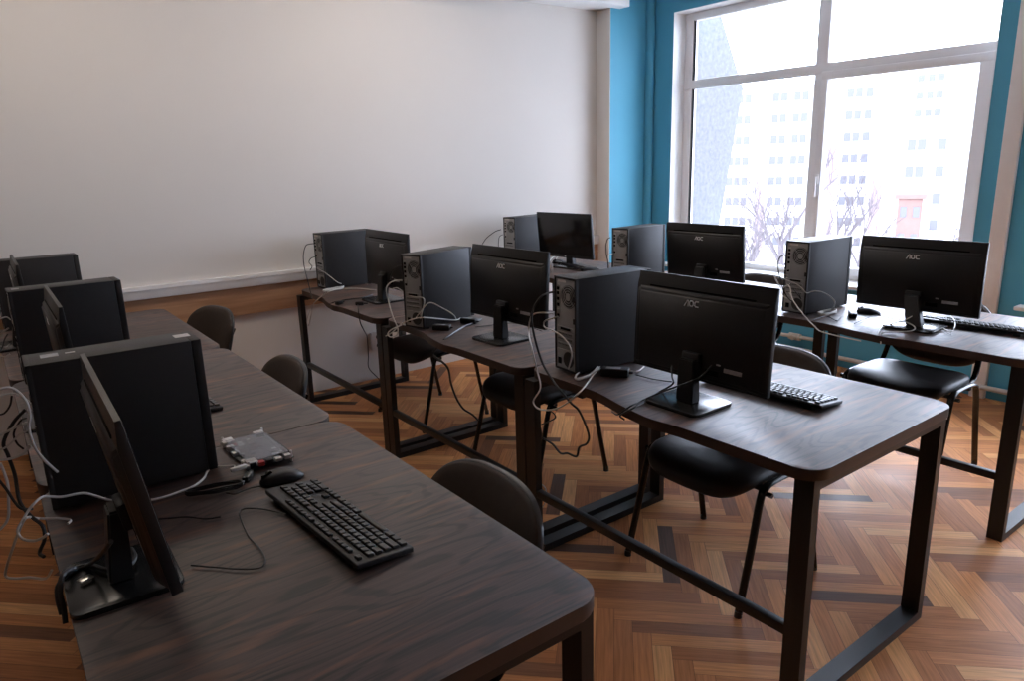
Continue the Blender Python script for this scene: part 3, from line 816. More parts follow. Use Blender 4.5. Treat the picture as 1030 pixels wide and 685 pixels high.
# added ceiling fill lamps, out of view, brightening the left of the room
M['diffuser'] = mat('fill_lamp_diffuser', (.85, .82, .76), .4)
dn = M['diffuser'].node_tree.nodes['Principled BSDF']
dn.inputs['Emission Color'].default_value = (1, .86, .72, 1); dn.inputs['Emission Strength'].default_value = .95
fill_lamp0 = empty('fill_lamp'); tag(fill_lamp0, cat='lamp')
MB().box(-.60, .60, -.15, .15, -.07, 0, .01).build('housing', M['trunk'], fill_lamp0)
MB().box(-.58, .58, -.13, .13, -.085, -.068, .004).build('diffuser', M['diffuser'], fill_lamp0)
for i, (x, y, lab) in enumerate(((-1.3, 2.75, 'long opal fill lamp added over the left row'), (.7, 2.75, 'long opal fill lamp added over the middle of the room'))):
    place(fill_lamp0, i == 0, (x, y, ZC), 0, lab, 'added fill lamps')
# ------------------------------------------------------------------ loose cables
CABLES = [
('w', 0.0028, [(0.11, 1.096, 0.959), (0.06, 1.065, 0.965), (0.06, 1.11, 0.947), (0.06, 1.111, 0.925), (0.06, 1.06, 0.919), (0.06, 1.017, 0.908), (0.06, 0.975, 0.88), (0.06, 0.965, 0.845), (0.1, 1.027, 0.777)], 'white cable looping from the rear ports of the front middle-row tower'),
('w', 0.003, [(0.11, 1.124, 0.967), (0.05, 1.108, 0.98), (0.03, 1.135, 0.974), (0.03, 1.16, 0.946), (0.03, 1.167, 0.898), (-0.03, 1.075, 0.869), (-0.03, 1.049, 0.794), (-0.04, 1.018, 0.737), (-0.05, 1.048, 0.68), (-0.06, 0.994, 0.667), (-0.06, 0.892, 0.701), (-0.02, 0.828, 0.768), (0.184, 0.965, 0.766), (0.265, 0.98, 0.76), (0.298, 0.941, 0.756), (0.303, 0.885, 0.756), (0.372, 0.91, 0.756)], 'long white cable looping below the table edge beside the front middle-row tower'),
('k', 0.004, [(0.115, 1.117, 1.047), (0.06, 1.091, 1.052), (0.02, 1.081, 1.045), (0.0, 1.097, 1.006), (-0.02, 1.085, 0.965), (-0.03, 1.053, 0.897), (-0.04, 1.003, 0.828), (-0.05, 0.941, 0.786), (-0.06, 0.891, 0.765), (-0.05, 0.843, 0.726), (-0.03, 0.826, 0.698), (0.0, 0.814, 0.615), (0.0, 0.822, 0.577), (0.0, 0.86, 0.551), (0.0, 0.875, 0.512), (0.0, 0.922, 0.508), (0.0, 0.96, 0.496), (0.0, 1.004, 0.517), (0.0, 1.056, 0.524)], 'black power cord dropping from the front middle-row tower and kinking below the table'),
('k', 0.003, [(0.175, 0.456, 0.895), (0.13, 0.46, 0.869), (0.1, 0.476, 0.856), (0.09, 0.551, 0.815), (0.105, 0.654, 0.756), (0.011, 0.635, 0.756), (-0.01, 0.666, 0.726), (0.055, 0.757, 0.696)], 'upper of two black cords running from the front middle-row monitor to the table edge'),
('k', 0.003, [(0.175, 0.61, 0.862), (0.15, 0.588, 0.839), (0.12, 0.558, 0.826), (0.192, 0.673, 0.756), (0.079, 0.638, 0.756), (-0.018, 0.611, 0.756), (-0.012, 0.655, 0.726), (0.011, 0.659, 0.706)], 'lower of two black cords running from the front middle-row monitor to the table edge'),
('k', 0.002, [(0.275, 0.859, 0.756), (0.279, 0.791, 0.756), (0.294, 0.745, 0.756), (0.306, 0.719, 0.756)], 'thin black cord on the table behind the front middle-row monitor base'),
('k', 0.0025, [(0.02, 1.076, 0.626), (0.02, 1.03, 0.63), (0.02, 1.009, 0.614), (0.02, 1.048, 0.587), (0.02, 1.089, 0.564)], 'short black cord loop hanging on the table leg pair of the middle row'),
('w', 0.002, [(0.1, 1.201, 0.262), (0.1, 1.17, 0.248), (0.1, 1.171, 0.2), (0.1, 1.198, 0.15)], 'thin white cord curl low beside the middle-row table legs'),
('w', 0.003, [(0.02, 2.317, 0.683), (0.03, 2.258, 0.712), (0.055, 2.2, 0.761), (0.041, 2.0, 0.823), (0.171, 2.03, 0.793), (0.272, 2.05, 0.768), (0.379, 2.152, 0.756), (0.452, 2.19, 0.756)], 'white cable lying across the table in front of the slanted middle tower'),
('w', 0.003, [(0.08, 2.174, 0.971), (0.04, 2.179, 0.977), (0.02, 2.214, 0.968), (0.01, 2.248, 0.942), (0.0, 2.234, 0.909), (0.0, 2.219, 0.872), (-0.02, 2.148, 0.817), (-0.02, 2.106, 0.766), (-0.03, 2.101, 0.735), (-0.04, 2.144, 0.719), (-0.04, 2.173, 0.729), (-0.03, 2.149, 0.751), (0.03, 2.159, 0.764)], 'white cable arching from the slanted middle tower down over the table edge'),
('w', 0.0025, [(0.04, 2.267, 0.924), (0.04, 2.194, 0.938), (0.06, 2.155, 0.913), (0.06, 2.079, 0.908), (0.05, 1.977, 0.919), (0.05, 1.961, 0.901), (0.05, 1.995, 0.84), (0.12, 2.15, 0.756)], 'white cord draped down the back of the slanted middle tower'),
('w', 0.0025, [(0.104, 2.195, 0.756), (0.05, 2.013, 0.842), (0.04, 1.899, 0.908), (0.08, 1.856, 0.884), (0.1, 1.798, 0.86), (0.315, 2.117, 0.756)], 'white cord bent like a tent in front of the slanted middle tower'),
('k', 0.003, [(0.08, 2.174, 1.047), (0.06, 2.196, 1.044), (0.04, 2.211, 1.032), (0.03, 2.236, 1.004), (0.03, 2.263, 0.96), (0.04, 2.303, 0.894), (0.284, 2.768, 0.756)], 'black cord curving off the slanted middle tower beside the far middle monitor'),
('k', 0.005, [(0.405, 2.029, 0.756), (0.347, 1.991, 0.756), (0.261, 1.954, 0.756), (0.173, 1.896, 0.756), (0.066, 1.813, 0.756), (0.045, 1.831, 0.729), (0.035, 1.851, 0.704), (0.03, 1.872, 0.672), (0.05, 1.79, 0.63), (0.1, 1.848, 0.531), (0.15, 1.888, 0.437), (0.2, 1.91, 0.365), (0.25, 1.91, 0.323), (0.28, 1.9, 0.287)], 'thick black cord sagging from the second middle table down to the floor'),
('k', 0.002, [(0.284, 1.903, 0.756), (0.367, 1.881, 0.756), (0.462, 1.849, 0.756), (0.474, 1.749, 0.756), (0.461, 1.621, 0.756)], 'thin black cord passing behind the second middle monitor neck'),
('w', 0.0025, [(0.19, 3.567, 0.88), (0.15, 3.328, 0.877), (0.15, 3.172, 0.842), (0.364, 3.583, 0.756), (0.407, 3.578, 0.756), (0.443, 3.558, 0.776), (0.482, 3.545, 0.756), (0.474, 3.439, 0.756)], 'white cord kinked beside the tower by the white wall in the middle row'),
('w', 0.003, [(0.413, 3.2, 0.756), (0.354, 3.333, 0.756), (0.256, 3.403, 0.756), (0.1, 3.17, 0.792), (0.07, 3.179, 0.778), (0.04, 3.233, 0.738), (0.03, 3.289, 0.695), (0.02, 3.303, 0.632), (0.02, 3.362, 0.563), (0.02, 3.376, 0.596), (0.02, 3.31, 0.668)], 'white cable arching over the corner of the middle-row table next to the wall'),
('k', 0.0028, [(0.19, 3.567, 1.04), (0.16, 3.585, 1.037), (0.14, 3.598, 1.024), (0.12, 3.597, 0.967), (0.1, 3.549, 0.91), (0.08, 3.472, 0.855), (0.04, 3.325, 0.774), (0.02, 3.26, 0.743)], 'black power cord hanging off the tower nearest the white wall in the middle row'),
('k', 0.0025, [(0.19, 3.564, 0.957), (0.17, 3.601, 0.943), (0.17, 3.642, 0.913), (0.17, 3.597, 0.892), (0.17, 3.638, 0.862)], 'short dark lead with a free plug dangling behind the middle-row tower by the wall'),
('k', 0.0035, [(0.322, 3.059, 0.756), (0.234, 3.012, 0.756), (0.157, 3.023, 0.756), (0.064, 3.009, 0.756), (0.018, 3.002, 0.746)], 'black cord flat on the far end of the middle-row tables'),
('k', 0.003, [(0.111, 2.818, 0.756), (0.012, 2.597, 0.78), (0.012, 2.586, 0.71), (0.06, 2.655, 0.649), (0.3, 3.136, 0.477), (0.4, 3.357, 0.299), (0.45, 3.472, 0.182), (0.5, 3.451, 0.106), (0.55, 3.471, 0.034)], 'black cord hanging below the farthest middle-row table in front of the white wall'),
('w', 0.0025, [(1.6, 1.112, 0.924), (1.57, 1.106, 0.921), (1.56, 1.049, 0.911), (1.56, 1.011, 0.894), (1.56, 0.983, 0.871), (1.57, 0.964, 0.877), (1.58, 0.946, 0.882), (1.6, 0.92, 0.875), (1.62, 0.892, 0.854), (1.64, 0.881, 0.829), (1.81, 0.981, 0.756)], 'white cord wandering along the side of the tower under the window'),
('w', 0.003, [(1.59, 1.103, 0.894), (1.56, 1.067, 0.883), (1.53, 1.038, 0.847), (1.5, 0.994, 0.818), (1.48, 0.943, 0.786), (1.46, 0.899, 0.763), (1.44, 0.859, 0.747), (1.43, 0.821, 0.732), (1.44, 0.737, 0.722), (1.44, 0.642, 0.719)], 'white cable running down from the tower under the window and along the table edge'),
('w', 0.0022, [(1.59, 1.088, 0.898), (1.56, 1.105, 0.878), (1.55, 1.102, 0.85), (1.55, 1.079, 0.834), (1.56, 1.053, 0.831), (1.58, 1.084, 0.858)], 'white cord coil behind the tower under the window'),
('k', 0.003, [(1.595, 1.133, 1.034), (1.56, 1.132, 1.028), (1.54, 1.129, 0.999), (1.53, 1.118, 0.968), (1.52, 1.099, 0.932), (1.52, 1.079, 0.881), (1.53, 1.056, 0.839), (1.53, 1.018, 0.82)], 'black power cord bowing out behind the tower under the window'),
('k', 0.0025, [(1.519, 0.914, 0.756), (1.593, 0.918, 0.756), (1.643, 0.916, 0.756), (1.602, 0.864, 0.756), (1.586, 0.835, 0.756), (1.678, 0.867, 0.756)], 'short black lead between the tower under the window and its power brick'),
('w', 0.0028, [(1.45, 0.562, 0.719), (1.47, 0.573, 0.736), (1.468, 0.583, 0.756), (1.562, 0.621, 0.756), (1.657, 0.637, 0.756), (1.637, 0.57, 0.786), (1.659, 0.542, 0.776), (1.641, 0.514, 0.768), (1.579, 0.496, 0.768), (1.55, 0.523, 0.762), (1.538, 0.562, 0.756), (1.504, 0.584, 0.756), (1.47, 0.572, 0.74)], 'yellowish white cable looped round the monitor foot on the front window-row table'),
('w', 0.0022, [(1.72, 0.548, 0.813), (1.69, 0.566, 0.794), (1.66, 0.581, 0.783), (1.66, 0.599, 0.794)], 'short white lead tucked behind the front window-row monitor'),
('k', 0.002, [(1.583, 0.751, 0.756), (1.661, 0.762, 0.756), (1.76, 0.771, 0.756), (1.821, 0.764, 0.756), (1.807, 0.71, 0.756), (1.794, 0.654, 0.756)], 'thin dark cord lying left of the front window-row monitor'),
('k', 0.002, [(1.834, 0.58, 0.756), (1.807, 0.521, 0.756), (1.74, 0.451, 0.756), (1.661, 0.375, 0.756)], 'thin dark cord lying right of the front window-row monitor foot'),
('w', 0.002, [(1.966, 0.559, 0.786), (1.912, 0.489, 0.786), (1.831, 0.431, 0.776), (1.737, 0.402, 0.756), (1.764, 0.454, 0.756)], 'thin pale cord curling in front of the front window-row keyboard'),
('w', 0.0018, [(1.6, 1.107, 0.936), (1.57, 1.126, 0.943), (1.54, 1.139, 0.93), (1.53, 1.114, 0.9), (1.53, 1.085, 0.874), (1.54, 1.056, 0.828)], 'thin white lead bowing out lowest behind the tower under the window'),
('w', 0.0018, [(1.6, 1.104, 0.966), (1.57, 1.122, 0.963), (1.54, 1.145, 0.944), (1.53, 1.12, 0.914), (1.52, 1.09, 0.885)], 'thin white lead bowing out highest behind the tower under the window'),
('k', 0.0022, [(1.59, 1.086, 0.881), (1.57, 1.046, 0.869), (1.57, 1.012, 0.835), (1.57, 1.025, 0.858)], 'short black lead against the rear slots of the tower under the window'),
('k', 0.003, [(1.56, 2.293, 1.046), (1.53, 2.288, 1.036), (1.5, 2.27, 0.998), (1.49, 2.255, 0.952), (1.48, 2.232, 0.913), (1.48, 2.227, 0.842)], 'black power cord hanging behind the second window-row tower'),
('w', 0.003, [(1.565, 2.272, 0.95), (1.53, 2.279, 0.94), (1.5, 2.257, 0.915), (1.49, 2.234, 0.888), (1.48, 2.219, 0.824)], 'pale lead hanging beside the black cord of the second window-row tower'),
('k', 0.003, [(1.7, 3.617, 1.008), (1.67, 3.642, 0.997), (1.62, 3.652, 0.97), (1.58, 3.649, 0.947), (1.55, 3.662, 0.904)], 'black cord trailing left from the tower in the far window corner'),
('k', 0.0025, [(1.7, 3.594, 0.971), (1.67, 3.598, 0.958), (1.65, 3.586, 0.923), (1.64, 3.575, 0.872)], 'short black lead down the back of the tower in the far window corner'),
('w', 0.003, [(1.898, 3.302, 0.756), (2.047, 3.419, 0.776), (2.111, 3.434, 0.776), (2.004, 3.345, 0.756), (1.929, 3.188, 0.756), (1.822, 3.154, 0.756)], 'heap of pale cord behind the screen of the far window-row monitor'),
('w', 0.003, [(-1.112, 0.946, 0.775), (-1.127, 0.983, 0.765), (-1.149, 1.027, 0.756), (-1.168, 1.0, 0.756), (-1.185, 0.964, 0.756), (-1.216, 0.934, 0.756), (-1.251, 0.923, 0.756), (-1.286, 0.916, 0.756), (-1.315, 0.92, 0.756), (-1.357, 0.942, 0.756), (-1.394, 0.985, 0.756), (-1.419, 0.985, 0.774), (-1.444, 0.985, 0.79), (-1.485, 0.985, 0.794), (-1.509, 0.98, 0.804), (-1.524, 0.97, 0.811), (-1.541, 0.95, 0.808), (-1.552, 0.95, 0.797), (-1.569, 0.93, 0.782), (-1.579, 0.92, 0.769), (-1.574, 0.9, 0.757), (-1.555, 0.86, 0.762), (-1.539, 0.84, 0.772), (-1.528, 0.83, 0.782)], 'long white cable from the circuit board across the left table to its far edge'),
('w', 0.0028, [(-1.488, 0.914, 0.756), (-1.481, 0.927, 0.756), (-1.489, 0.945, 0.756), (-1.518, 0.97, 0.756), (-1.539, 0.99, 0.756), (-1.557, 0.93, 0.789), (-1.57, 0.93, 0.775), (-1.591, 0.95, 0.726), (-1.612, 0.96, 0.676), (-1.617, 0.96, 0.653), (-1.6, 0.93, 0.656), (-1.575, 0.88, 0.673), (-1.548, 0.82, 0.689), (-1.535, 0.8, 0.713)], 'white cable looping far below the left table edge near the monitor base'),
('w', 0.003, [(-1.485, 0.985, 0.855), (-1.494, 0.985, 0.87), (-1.505, 0.985, 0.89), (-1.516, 0.985, 0.917), (-1.521, 0.985, 0.945), (-1.521, 0.985, 0.973), (-1.515, 0.985, 1.0), (-1.516, 0.985, 1.03), (-1.528, 0.985, 1.058), (-1.544, 0.985, 1.07), (-1.569, 0.985, 1.067)], 'thick white cable arching up behind the front left tower with a loose plug'),
('w', 0.0028, [(-1.518, 1.06, 0.963), (-1.536, 1.06, 0.96), (-1.56, 1.06, 0.952), (-1.588, 1.06, 0.942)], 'straight white lead leaving the front left tower at port height'),
('w', 0.0028, [(-1.526, 1.03, 0.918), (-1.537, 1.03, 0.904), (-1.555, 1.03, 0.897), (-1.578, 1.03, 0.897), (-1.595, 1.03, 0.901)], 'lower white lead sagging left from the front left tower'),
('w', 0.003, [(-1.585, 1.0, 0.901), (-1.581, 1.0, 0.872), (-1.58, 1.0, 0.845), (-1.585, 1.0, 0.808), (-1.592, 1.0, 0.771), (-1.605, 1.0, 0.751), (-1.619, 1.0, 0.744)], 'white cable hanging farthest left, below the front left table edge'),
('k', 0.004, [(-1.519, 1.08, 0.989), (-1.546, 1.08, 0.964), (-1.572, 1.08, 0.922), (-1.569, 1.08, 0.889), (-1.564, 1.05, 0.849), (-1.565, 1.0, 0.801), (-1.549, 0.95, 0.779), (-1.534, 0.92, 0.765), (-1.535, 0.9, 0.742), (-1.549, 0.88, 0.723), (-1.543, 0.86, 0.72)], 'black cable hanging in an S behind the front left tower'),
('k', 0.0025, [(-1.505, 2.31, 0.95), (-1.517, 2.31, 0.933), (-1.527, 2.31, 0.908), (-1.539, 2.31, 0.888)], 'black cord behind the second left tower'),
('w', 0.003, [(-1.498, 2.34, 0.966), (-1.518, 2.34, 0.954), (-1.543, 2.34, 0.928)], 'white cord behind the second left tower'),
('w', 0.003, [(-1.511, 2.32, 0.873), (-1.527, 2.32, 0.865), (-1.553, 2.32, 0.873)], 'lower white cord behind the second left tower'),
('k', 0.005, [(-1.4, 0.661, 0.775), (-1.4, 0.622, 0.775), (-1.412, 0.602, 0.772), (-1.434, 0.597, 0.772), (-1.455, 0.615, 0.772), (-1.467, 0.638, 0.772), (-1.48, 0.668, 0.765), (-1.5, 0.673, 0.764), (-1.522, 0.63, 0.778), (-1.531, 0.61, 0.756), (-1.531, 0.6, 0.728), (-1.533, 0.59, 0.702)], 'thick black monitor cable tied on the left base and dropping over the table edge'),
('k', 0.004, [(-1.46, 0.307, 0.969), (-1.47, 0.445, 0.884), (-1.479, 0.652, 0.772), (-1.506, 0.658, 0.765), (-1.531, 0.64, 0.758), (-1.537, 0.63, 0.736), (-1.536, 0.62, 0.706)], 'second black cable beside the tied one at the left table edge'),
('k', 0.0018, [(-1.088, 0.825, 0.756), (-1.11, 0.829, 0.756), (-1.131, 0.825, 0.756), (-1.151, 0.821, 0.756), (-1.164, 0.84, 0.756)], 'thin mouse lead running left from the black mouse'),
('k', 0.0018, [(-1.091, 0.636, 0.757), (-1.112, 0.68, 0.756), (-1.134, 0.711, 0.756), (-1.156, 0.728, 0.756), (-1.17, 0.719, 0.756), (-1.178, 0.678, 0.756), (-1.188, 0.595, 0.756), (-1.186, 0.525, 0.756), (-1.191, 0.481, 0.756), (-1.202, 0.457, 0.756), (-1.216, 0.455, 0.756), (-1.237, 0.47, 0.756), (-1.255, 0.487, 0.756), (-1.288, 0.523, 0.756), (-1.314, 0.552, 0.756)], 'thin keyboard lead curling across the front left table'),
('k', 0.0018, [(-1.322, 0.804, 0.756), (-1.294, 0.787, 0.756), (-1.267, 0.77, 0.756), (-1.239, 0.735, 0.756), (-1.21, 0.723, 0.756)], 'thin black cord along the wood grain beside the front left monitor'),
('w', 0.0022, [(-1.508, 1.02, 1.017), (-1.522, 1.02, 1.036), (-1.542, 1.02, 1.048), (-1.572, 1.02, 1.043)], 'thin white lead just under the thick arching one at the front left tower'),
('w', 0.0022, [(-1.522, 1.05, 0.947), (-1.539, 1.05, 0.942), (-1.561, 1.05, 0.924), (-1.577, 1.05, 0.916), (-1.592, 1.05, 0.918)], 'thin white lead crossing between the straight and the sagging ones at left'),
('k', 0.0022, [(-1.52, 1.07, 0.972), (-1.534, 1.07, 0.966), (-1.55, 1.07, 0.941), (-1.548, 1.07, 0.916), (-1.538, 1.07, 0.899)], 'thin black loop behind the front left tower'),
('k', 0.0022, [(-1.539, 1.1, 1.022), (-1.546, 1.1, 1.0), (-1.56, 1.1, 0.984), (-1.576, 1.1, 0.983)], 'short thin black lead highest behind the front left tower'),
('k', 0.003, [(-1.545, 0.97, 0.789), (-1.564, 0.96, 0.8), (-1.574, 0.97, 0.816), (-1.584, 0.98, 0.846), (-1.597, 0.99, 0.875)], 'black cable crossing below the front left table edge'),
('w', 0.0022, [(-1.487, 2.34, 0.995), (-1.5, 2.34, 1.008), (-1.531, 2.34, 1.001)], 'upper white cord behind the second left tower'),
('w', 0.0022, [(-1.505, 2.33, 0.908), (-1.521, 2.33, 0.9), (-1.546, 2.33, 0.912)], 'middle white cord behind the second left tower'),

]
for m_, r_, pts, lab in CABLES:
    pts = [(x, y, max(z, ZTOP+r_+.0004) if (z > ZTOP-.002) else z) for x, y, z in pts]
    o = MB().tube(pts, r_, n=8, smooth=5).build('cable', M[m_]); tag(o, lab, 'cable')

# ------------------------------------------------------------------ outside
GZ = -11.5
C0 = Vector((-1.552, -.854, 1.514))
def far(az, dist):    # point on the ground at a compass bearing seen from the room
    return Vector((C0.x+dist*math.sin(az), C0.y+dist*math.cos(az), GZ))
M['snow'] = mat('pale_ground', (.55, .54, .53), .9, var=.25, scale=.08)
M['fac1'] = mat('white_facade', (.66, .64, .63), .8, var=.04, scale=.2)
M['fac2'] = mat('grey_white_facade', (.60, .60, .62), .8, var=.04, scale=.2)
M['pinkstripe'] = mat('pink_balcony_strip', (.38, .29, .29), .8, var=.08, scale=.4)
M['win'] = mat('far_window_glass', (.18, .18, .20), .5, spec=.3, var=.3, scale=.3)
M['brick'] = mat('red_brick', (.27, .165, .145), .85, var=.2, scale=.6)
M['bark'] = mat('grey_brown_bark', (.15, .13, .14), .9, var=.2, scale=3)
M['roof'] = mat('dark_roof', (.16, .15, .16), .8, var=.1)
M['carred'] = mat('red_car_paint', (.42, .05, .05), .3, var=.05)
M['carwhite'] = mat('white_car_paint', (.6, .6, .6), .3, var=.05)
g = MB().box(3.9, 260, -160, 220, GZ-.5, GZ).build('ground', M['snow']); g['kind'] = 'structure'
# fin of the same building beyond the far jamb
wg = MB().prism([(3.70, GZ+.01), (4.12, GZ+.01), (4.12, .2), (4.165, .85), (4.447, 2.11), (4.03, 2.78), (3.86, 3.4), (3.70, 3.4)], 3.47, 3.80, 'y', .006).build('wall_fin', M['concrete']); wg['kind'] = 'structure'

def block(az, dist, w, d, h, name, mname, label, floors, cols, stripes=(), rot=None, wcol='win', balc=()):
    p = far(az, dist); rz = -az if rot is None else rot
    root = empty(name, p, rz); tag(root, label, 'building')
    MB().box(-w/2, w/2, 0, d, 0, h, .05, 1).build('wall', M[mname], root)
    MB().box(-w/2-.3, w/2+.3, -.3, d+.3, h, h+.5, .05, 1).build('roof', M[mname], root)
    for s in stripes: MB().box(s-.55, s+.55, -.35, .05, 0, h-1, .02, 1).build('balcony_strip', M['pinkstripe'], root)
    fh = h/floors; k = 0
    base = None
    for f in range(floors):
        for c in cols:
            ww = c[1]
            z = f*fh+fh*.32
            if base is None or base[1] != ww:
                o = MB().box(-ww/2, ww/2, -.06, .05, 0, fh*.40, .02, 1).build('window', M[wcol], root); base = (o, ww)
            else:
                o = base[0].copy(); col.objects.link(o)
            o.location = (c[0], 0, z); k += 1
            if k >= 96: break
        if k >= 96: break
    for (x, fl) in balc:
        MB().box(x-1.6, x+1.6, -1.2, .05, fl*fh, fl*fh+1.1, .04, 1).build('balcony', M['fac2'], root)
    return root
R_ = math.radians
def az_px(px): return AZ0+math.atan((px-515)/719.0/math.cos(.19))
AZ0 = .6397
block(az_px(800), 105, 20.5, 12, 21.5, 'apartment_block', 'fac1', 'long pale apartment block with pink vertical strips left of the window mullion', 8,
      [(x, .8) for x in (-9.4, -8.4, -7.4, -3.9, -2.9, -1.3, -.3, 1.2, 5.0, 6.0, 7.2)], stripes=(-5.2, 3.4, 8.9))
block(az_px(866), 128, 8.5, 11, 21.0, 'apartment_block', 'fac1', 'pale apartment block just right of the window mullion', 8,
      [(x, .8) for x in (-3.2, -2.1, -1.0, 1.2, 2.2)])
block(az_px(957), 150, 19.5, 11, 26.5, 'apartment_block', 'fac2', 'tall pale apartment block with balconies at the right of the window view', 9,
      [(x, 1.0) for x in (-8.2, -6.6, -5.2, 2.0, 3.4, 4.8, 8.0)], balc=[(-2, 1), (-2, 3), (-2, 5), (-2, 6), (-2, 7)])
block(az_px(918), 96, 5.6, 8, 15.0, 'apartment_block', 'fac2', 'lower pale block standing before the tall one with balconies', 5, [(x, .8) for x in (-1.6, -.6, 1.4)])
block(az_px(907), 84, 2.2, 5, 8.2, 'brick_house', 'brick', 'small red brick building below the pale blocks', 3, [(x, .6) for x in (-.55, .6)])

def tree(az, dist, h, seed, label):
    rr = random.Random(seed); p = far(az, dist)
    root = empty('bare_tree', p, rr.uniform(0, 6)); tag(root, label, 'tree', 'leafless trees outside the window')
    tr = MB(); tw = MB()
    def branch(a, d, ln, r, lev):
        b = a+d*ln
        (tr if lev < 2 else tw).cyl(a, b, r, r*.6, n=5 if lev < 2 else 3, cap=False)
        if lev >= 4: return
        for _ in range(3 if lev < 2 else 4):
            nd_ = (d+Vector((rr.uniform(-1, 1), rr.uniform(-1, 1), rr.uniform(-.15, .7)))*.75).normalized()
            branch(a+d*ln*rr.uniform(.55, 1), nd_, ln*rr.uniform(.55, .8), r*.52, lev+1)
    branch(Vector((0, 0, 0)), Vector((0, 0, 1)), h*.36, h*.02, 0)
    tr.build('trunk', M['bark'], root); tw.build('twigs', M['bark'], root)
TR = [(744, 56, 12.5, 'bare tree outside just right of the concrete fin'), (763, 42, 12, 'bare tree outside in front of the pink-striped block, left one'),
      (784, 66, 16, 'bare tree outside in front of the pink-striped block, middle one'), (803, 50, 12.5, 'bare tree outside seen just left of the mullion'),
      (840, 74, 14.5, 'bare tree outside seen just right of the mullion'), (862, 66, 11, 'bare tree outside in front of the block right of the mullion'),
      (884, 62, 8.5, 'low bare tree outside left of the brick building'), (928, 60, 8.5, 'low bare tree outside right of the brick building'),
      (948, 68, 10.5, 'bare tree outside below the balconies of the tall block'), (972, 60, 10, 'bare tree outside at the right jamb of the window')]
for i, (px, d, h, lab) in enumerate(TR): tree(az_px(px), d, h, 20+i, lab)

def car(az, dist, rz, mname, label):
    root = empty('car', far(az, dist), rz); tag(root, label, 'car', 'parked cars outside')
    prof = [(-2.1, .35), (2.1, .35), (2.15, .75), (1.2, .95), (.6, 1.42), (-1.1, 1.45), (-1.8, .98), (-2.15, .85)]
    MB().prism(prof, -.85, .85, 'y', .06).build('body', M[mname], root)
    MB().prism([(.98, .97), (.55, 1.34), (-1.02, 1.37), (-1.5, 1.0)], -.86, .86, 'y', .01).build('side_windows', M['win'], root)
    for x in (-1.3, 1.3):
        for y in (-.8, .8): MB().cyl((x, y-.1, .33), (x, y+.1, .33), .33, n=16).build('wheel', M['slot'], root)
car(az_px(750), 30, 1.0, 'carred', 'red car parked below the window to the left')
car(az_px(776), 40, 1.2, 'carwhite', 'white car parked below the window beside the red one')

# ------------------------------------------------------------------ light, camera, view
w = bpy.data.worlds.new('overcast_sky'); scene.world = w; w.use_nodes = True
nt = w.node_tree; bg = nt.nodes['Background']
tc = nd(nt, 'ShaderNodeTexCoord'); sx = nd(nt, 'ShaderNodeSeparateXYZ'); nt.links.new(tc.outputs['Generated'], sx.inputs[0])
cr = nd(nt, 'ShaderNodeValToRGB'); cr.color_ramp.elements[0].position = .0; cr.color_ramp.elements[0].color = (.70, .77, 1.0, 1)
cr.color_ramp.elements[1].position = .6; cr.color_ramp.elements[1].color = (.82, .87, 1.04, 1)
nt.links.new(sx.outputs['Z'], cr.inputs[0])
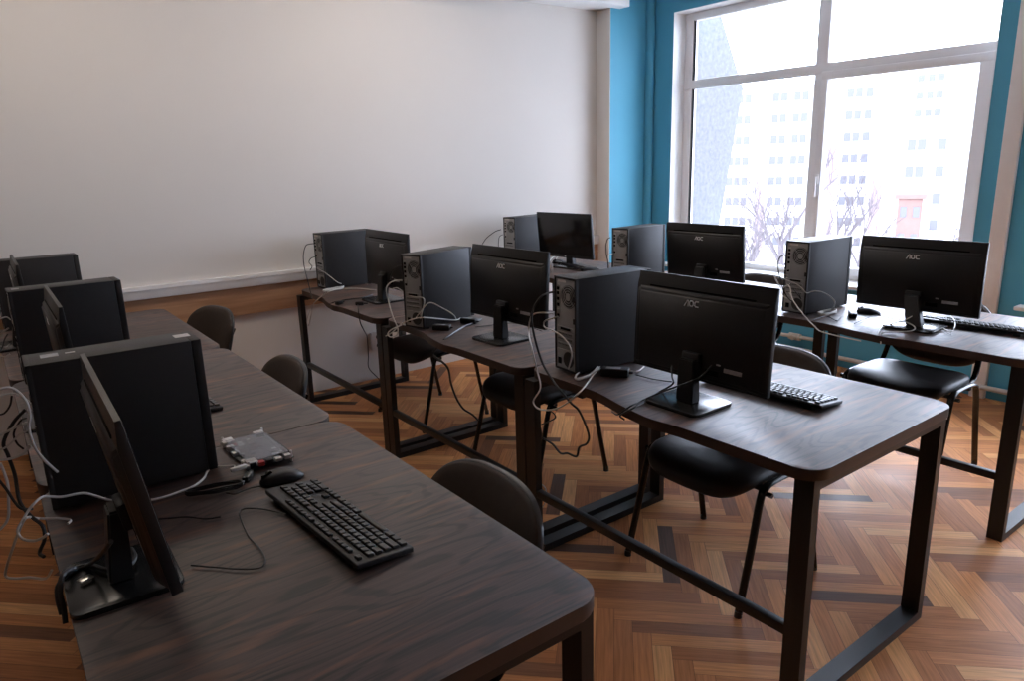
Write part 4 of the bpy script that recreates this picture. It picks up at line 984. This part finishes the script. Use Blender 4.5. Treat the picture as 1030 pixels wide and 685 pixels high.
# thin cloud round the hidden sun: the overcast is brightest towards one compass bearing
cx = nd(nt, 'ShaderNodeVectorMath', operation='MULTIPLY'); cx.inputs[1].default_value = (1, 1, 0); nt.links.new(tc.outputs['Generated'], cx.inputs[0])
nm = nd(nt, 'ShaderNodeVectorMath', operation='NORMALIZE'); nt.links.new(cx.outputs[0], nm.inputs[0])
dt = nd(nt, 'ShaderNodeVectorMath', operation='DOT_PRODUCT'); dt.inputs[1].default_value = (.87, .49, 0); nt.links.new(nm.outputs[0], dt.inputs[0])
mxx = nd(nt, 'ShaderNodeMath', operation='MAXIMUM'); mxx.inputs[1].default_value = 0; nt.links.new(dt.outputs['Value'], mxx.inputs[0])
pw = nd(nt, 'ShaderNodeMath', operation='POWER'); pw.inputs[1].default_value = 5; nt.links.new(mxx.outputs[0], pw.inputs[0])
ma = nd(nt, 'ShaderNodeMath', operation='MULTIPLY_ADD'); ma.inputs[1].default_value = 1.5; ma.inputs[2].default_value = .58; nt.links.new(pw.outputs[0], ma.inputs[0])
nt.links.new(cr.outputs[0], bg.inputs['Color']); nt.links.new(ma.outputs[0], bg.inputs['Strength'])
for i, (a, b_) in enumerate([]):
    L = bpy.data.lights.new('window_portal', 'AREA'); L.shape = 'RECTANGLE'; L.size = b_-a; L.size_y = ZT-ZS
    L.cycles.is_portal = True
    lo = bpy.data.objects.new('window_portal', L); col.objects.link(lo)
    lo.location = (XW+TH+.02, (a+b_)/2, (ZT+ZS)/2); lo.rotation_euler = (0, PI/2, 0)   # emits towards -X

cam = bpy.data.cameras.new('camera'); co = bpy.data.objects.new('camera', cam); col.objects.link(co)
yaw, pitch, roll, f = .6397, .2456, -.0284, 719.14
fw = Vector((math.sin(yaw)*math.cos(pitch), math.cos(yaw)*math.cos(pitch), -math.sin(pitch)))
r = Vector((math.cos(yaw), -math.sin(yaw), 0)); u = r.cross(fw)
r2 = r*math.cos(roll)+u*math.sin(roll); u2 = -r*math.sin(roll)+u*math.cos(roll)
co.matrix_world = Matrix(((r2.x, u2.x, -fw.x, C0.x), (r2.y, u2.y, -fw.y, C0.y), (r2.z, u2.z, -fw.z, C0.z), (0, 0, 0, 1)))
cam.sensor_fit = 'HORIZONTAL'; cam.sensor_width = 36.0; cam.lens = f/1030*36.0
cam.clip_start = .05; cam.clip_end = 1000
scene.camera = co
vs = scene.view_settings
vs.view_transform = 'Standard'; vs.look = 'None'; vs.gamma = 1.0; vs.use_curve_mapping = False
vs.exposure = 3.65
scene.cycles.max_bounces = 10; scene.cycles.diffuse_bounces = 6; scene.cycles.transparent_max_bounces = 12
scene.cycles.sample_clamp_indirect = 8.0
scene.cycles.use_denoising = True
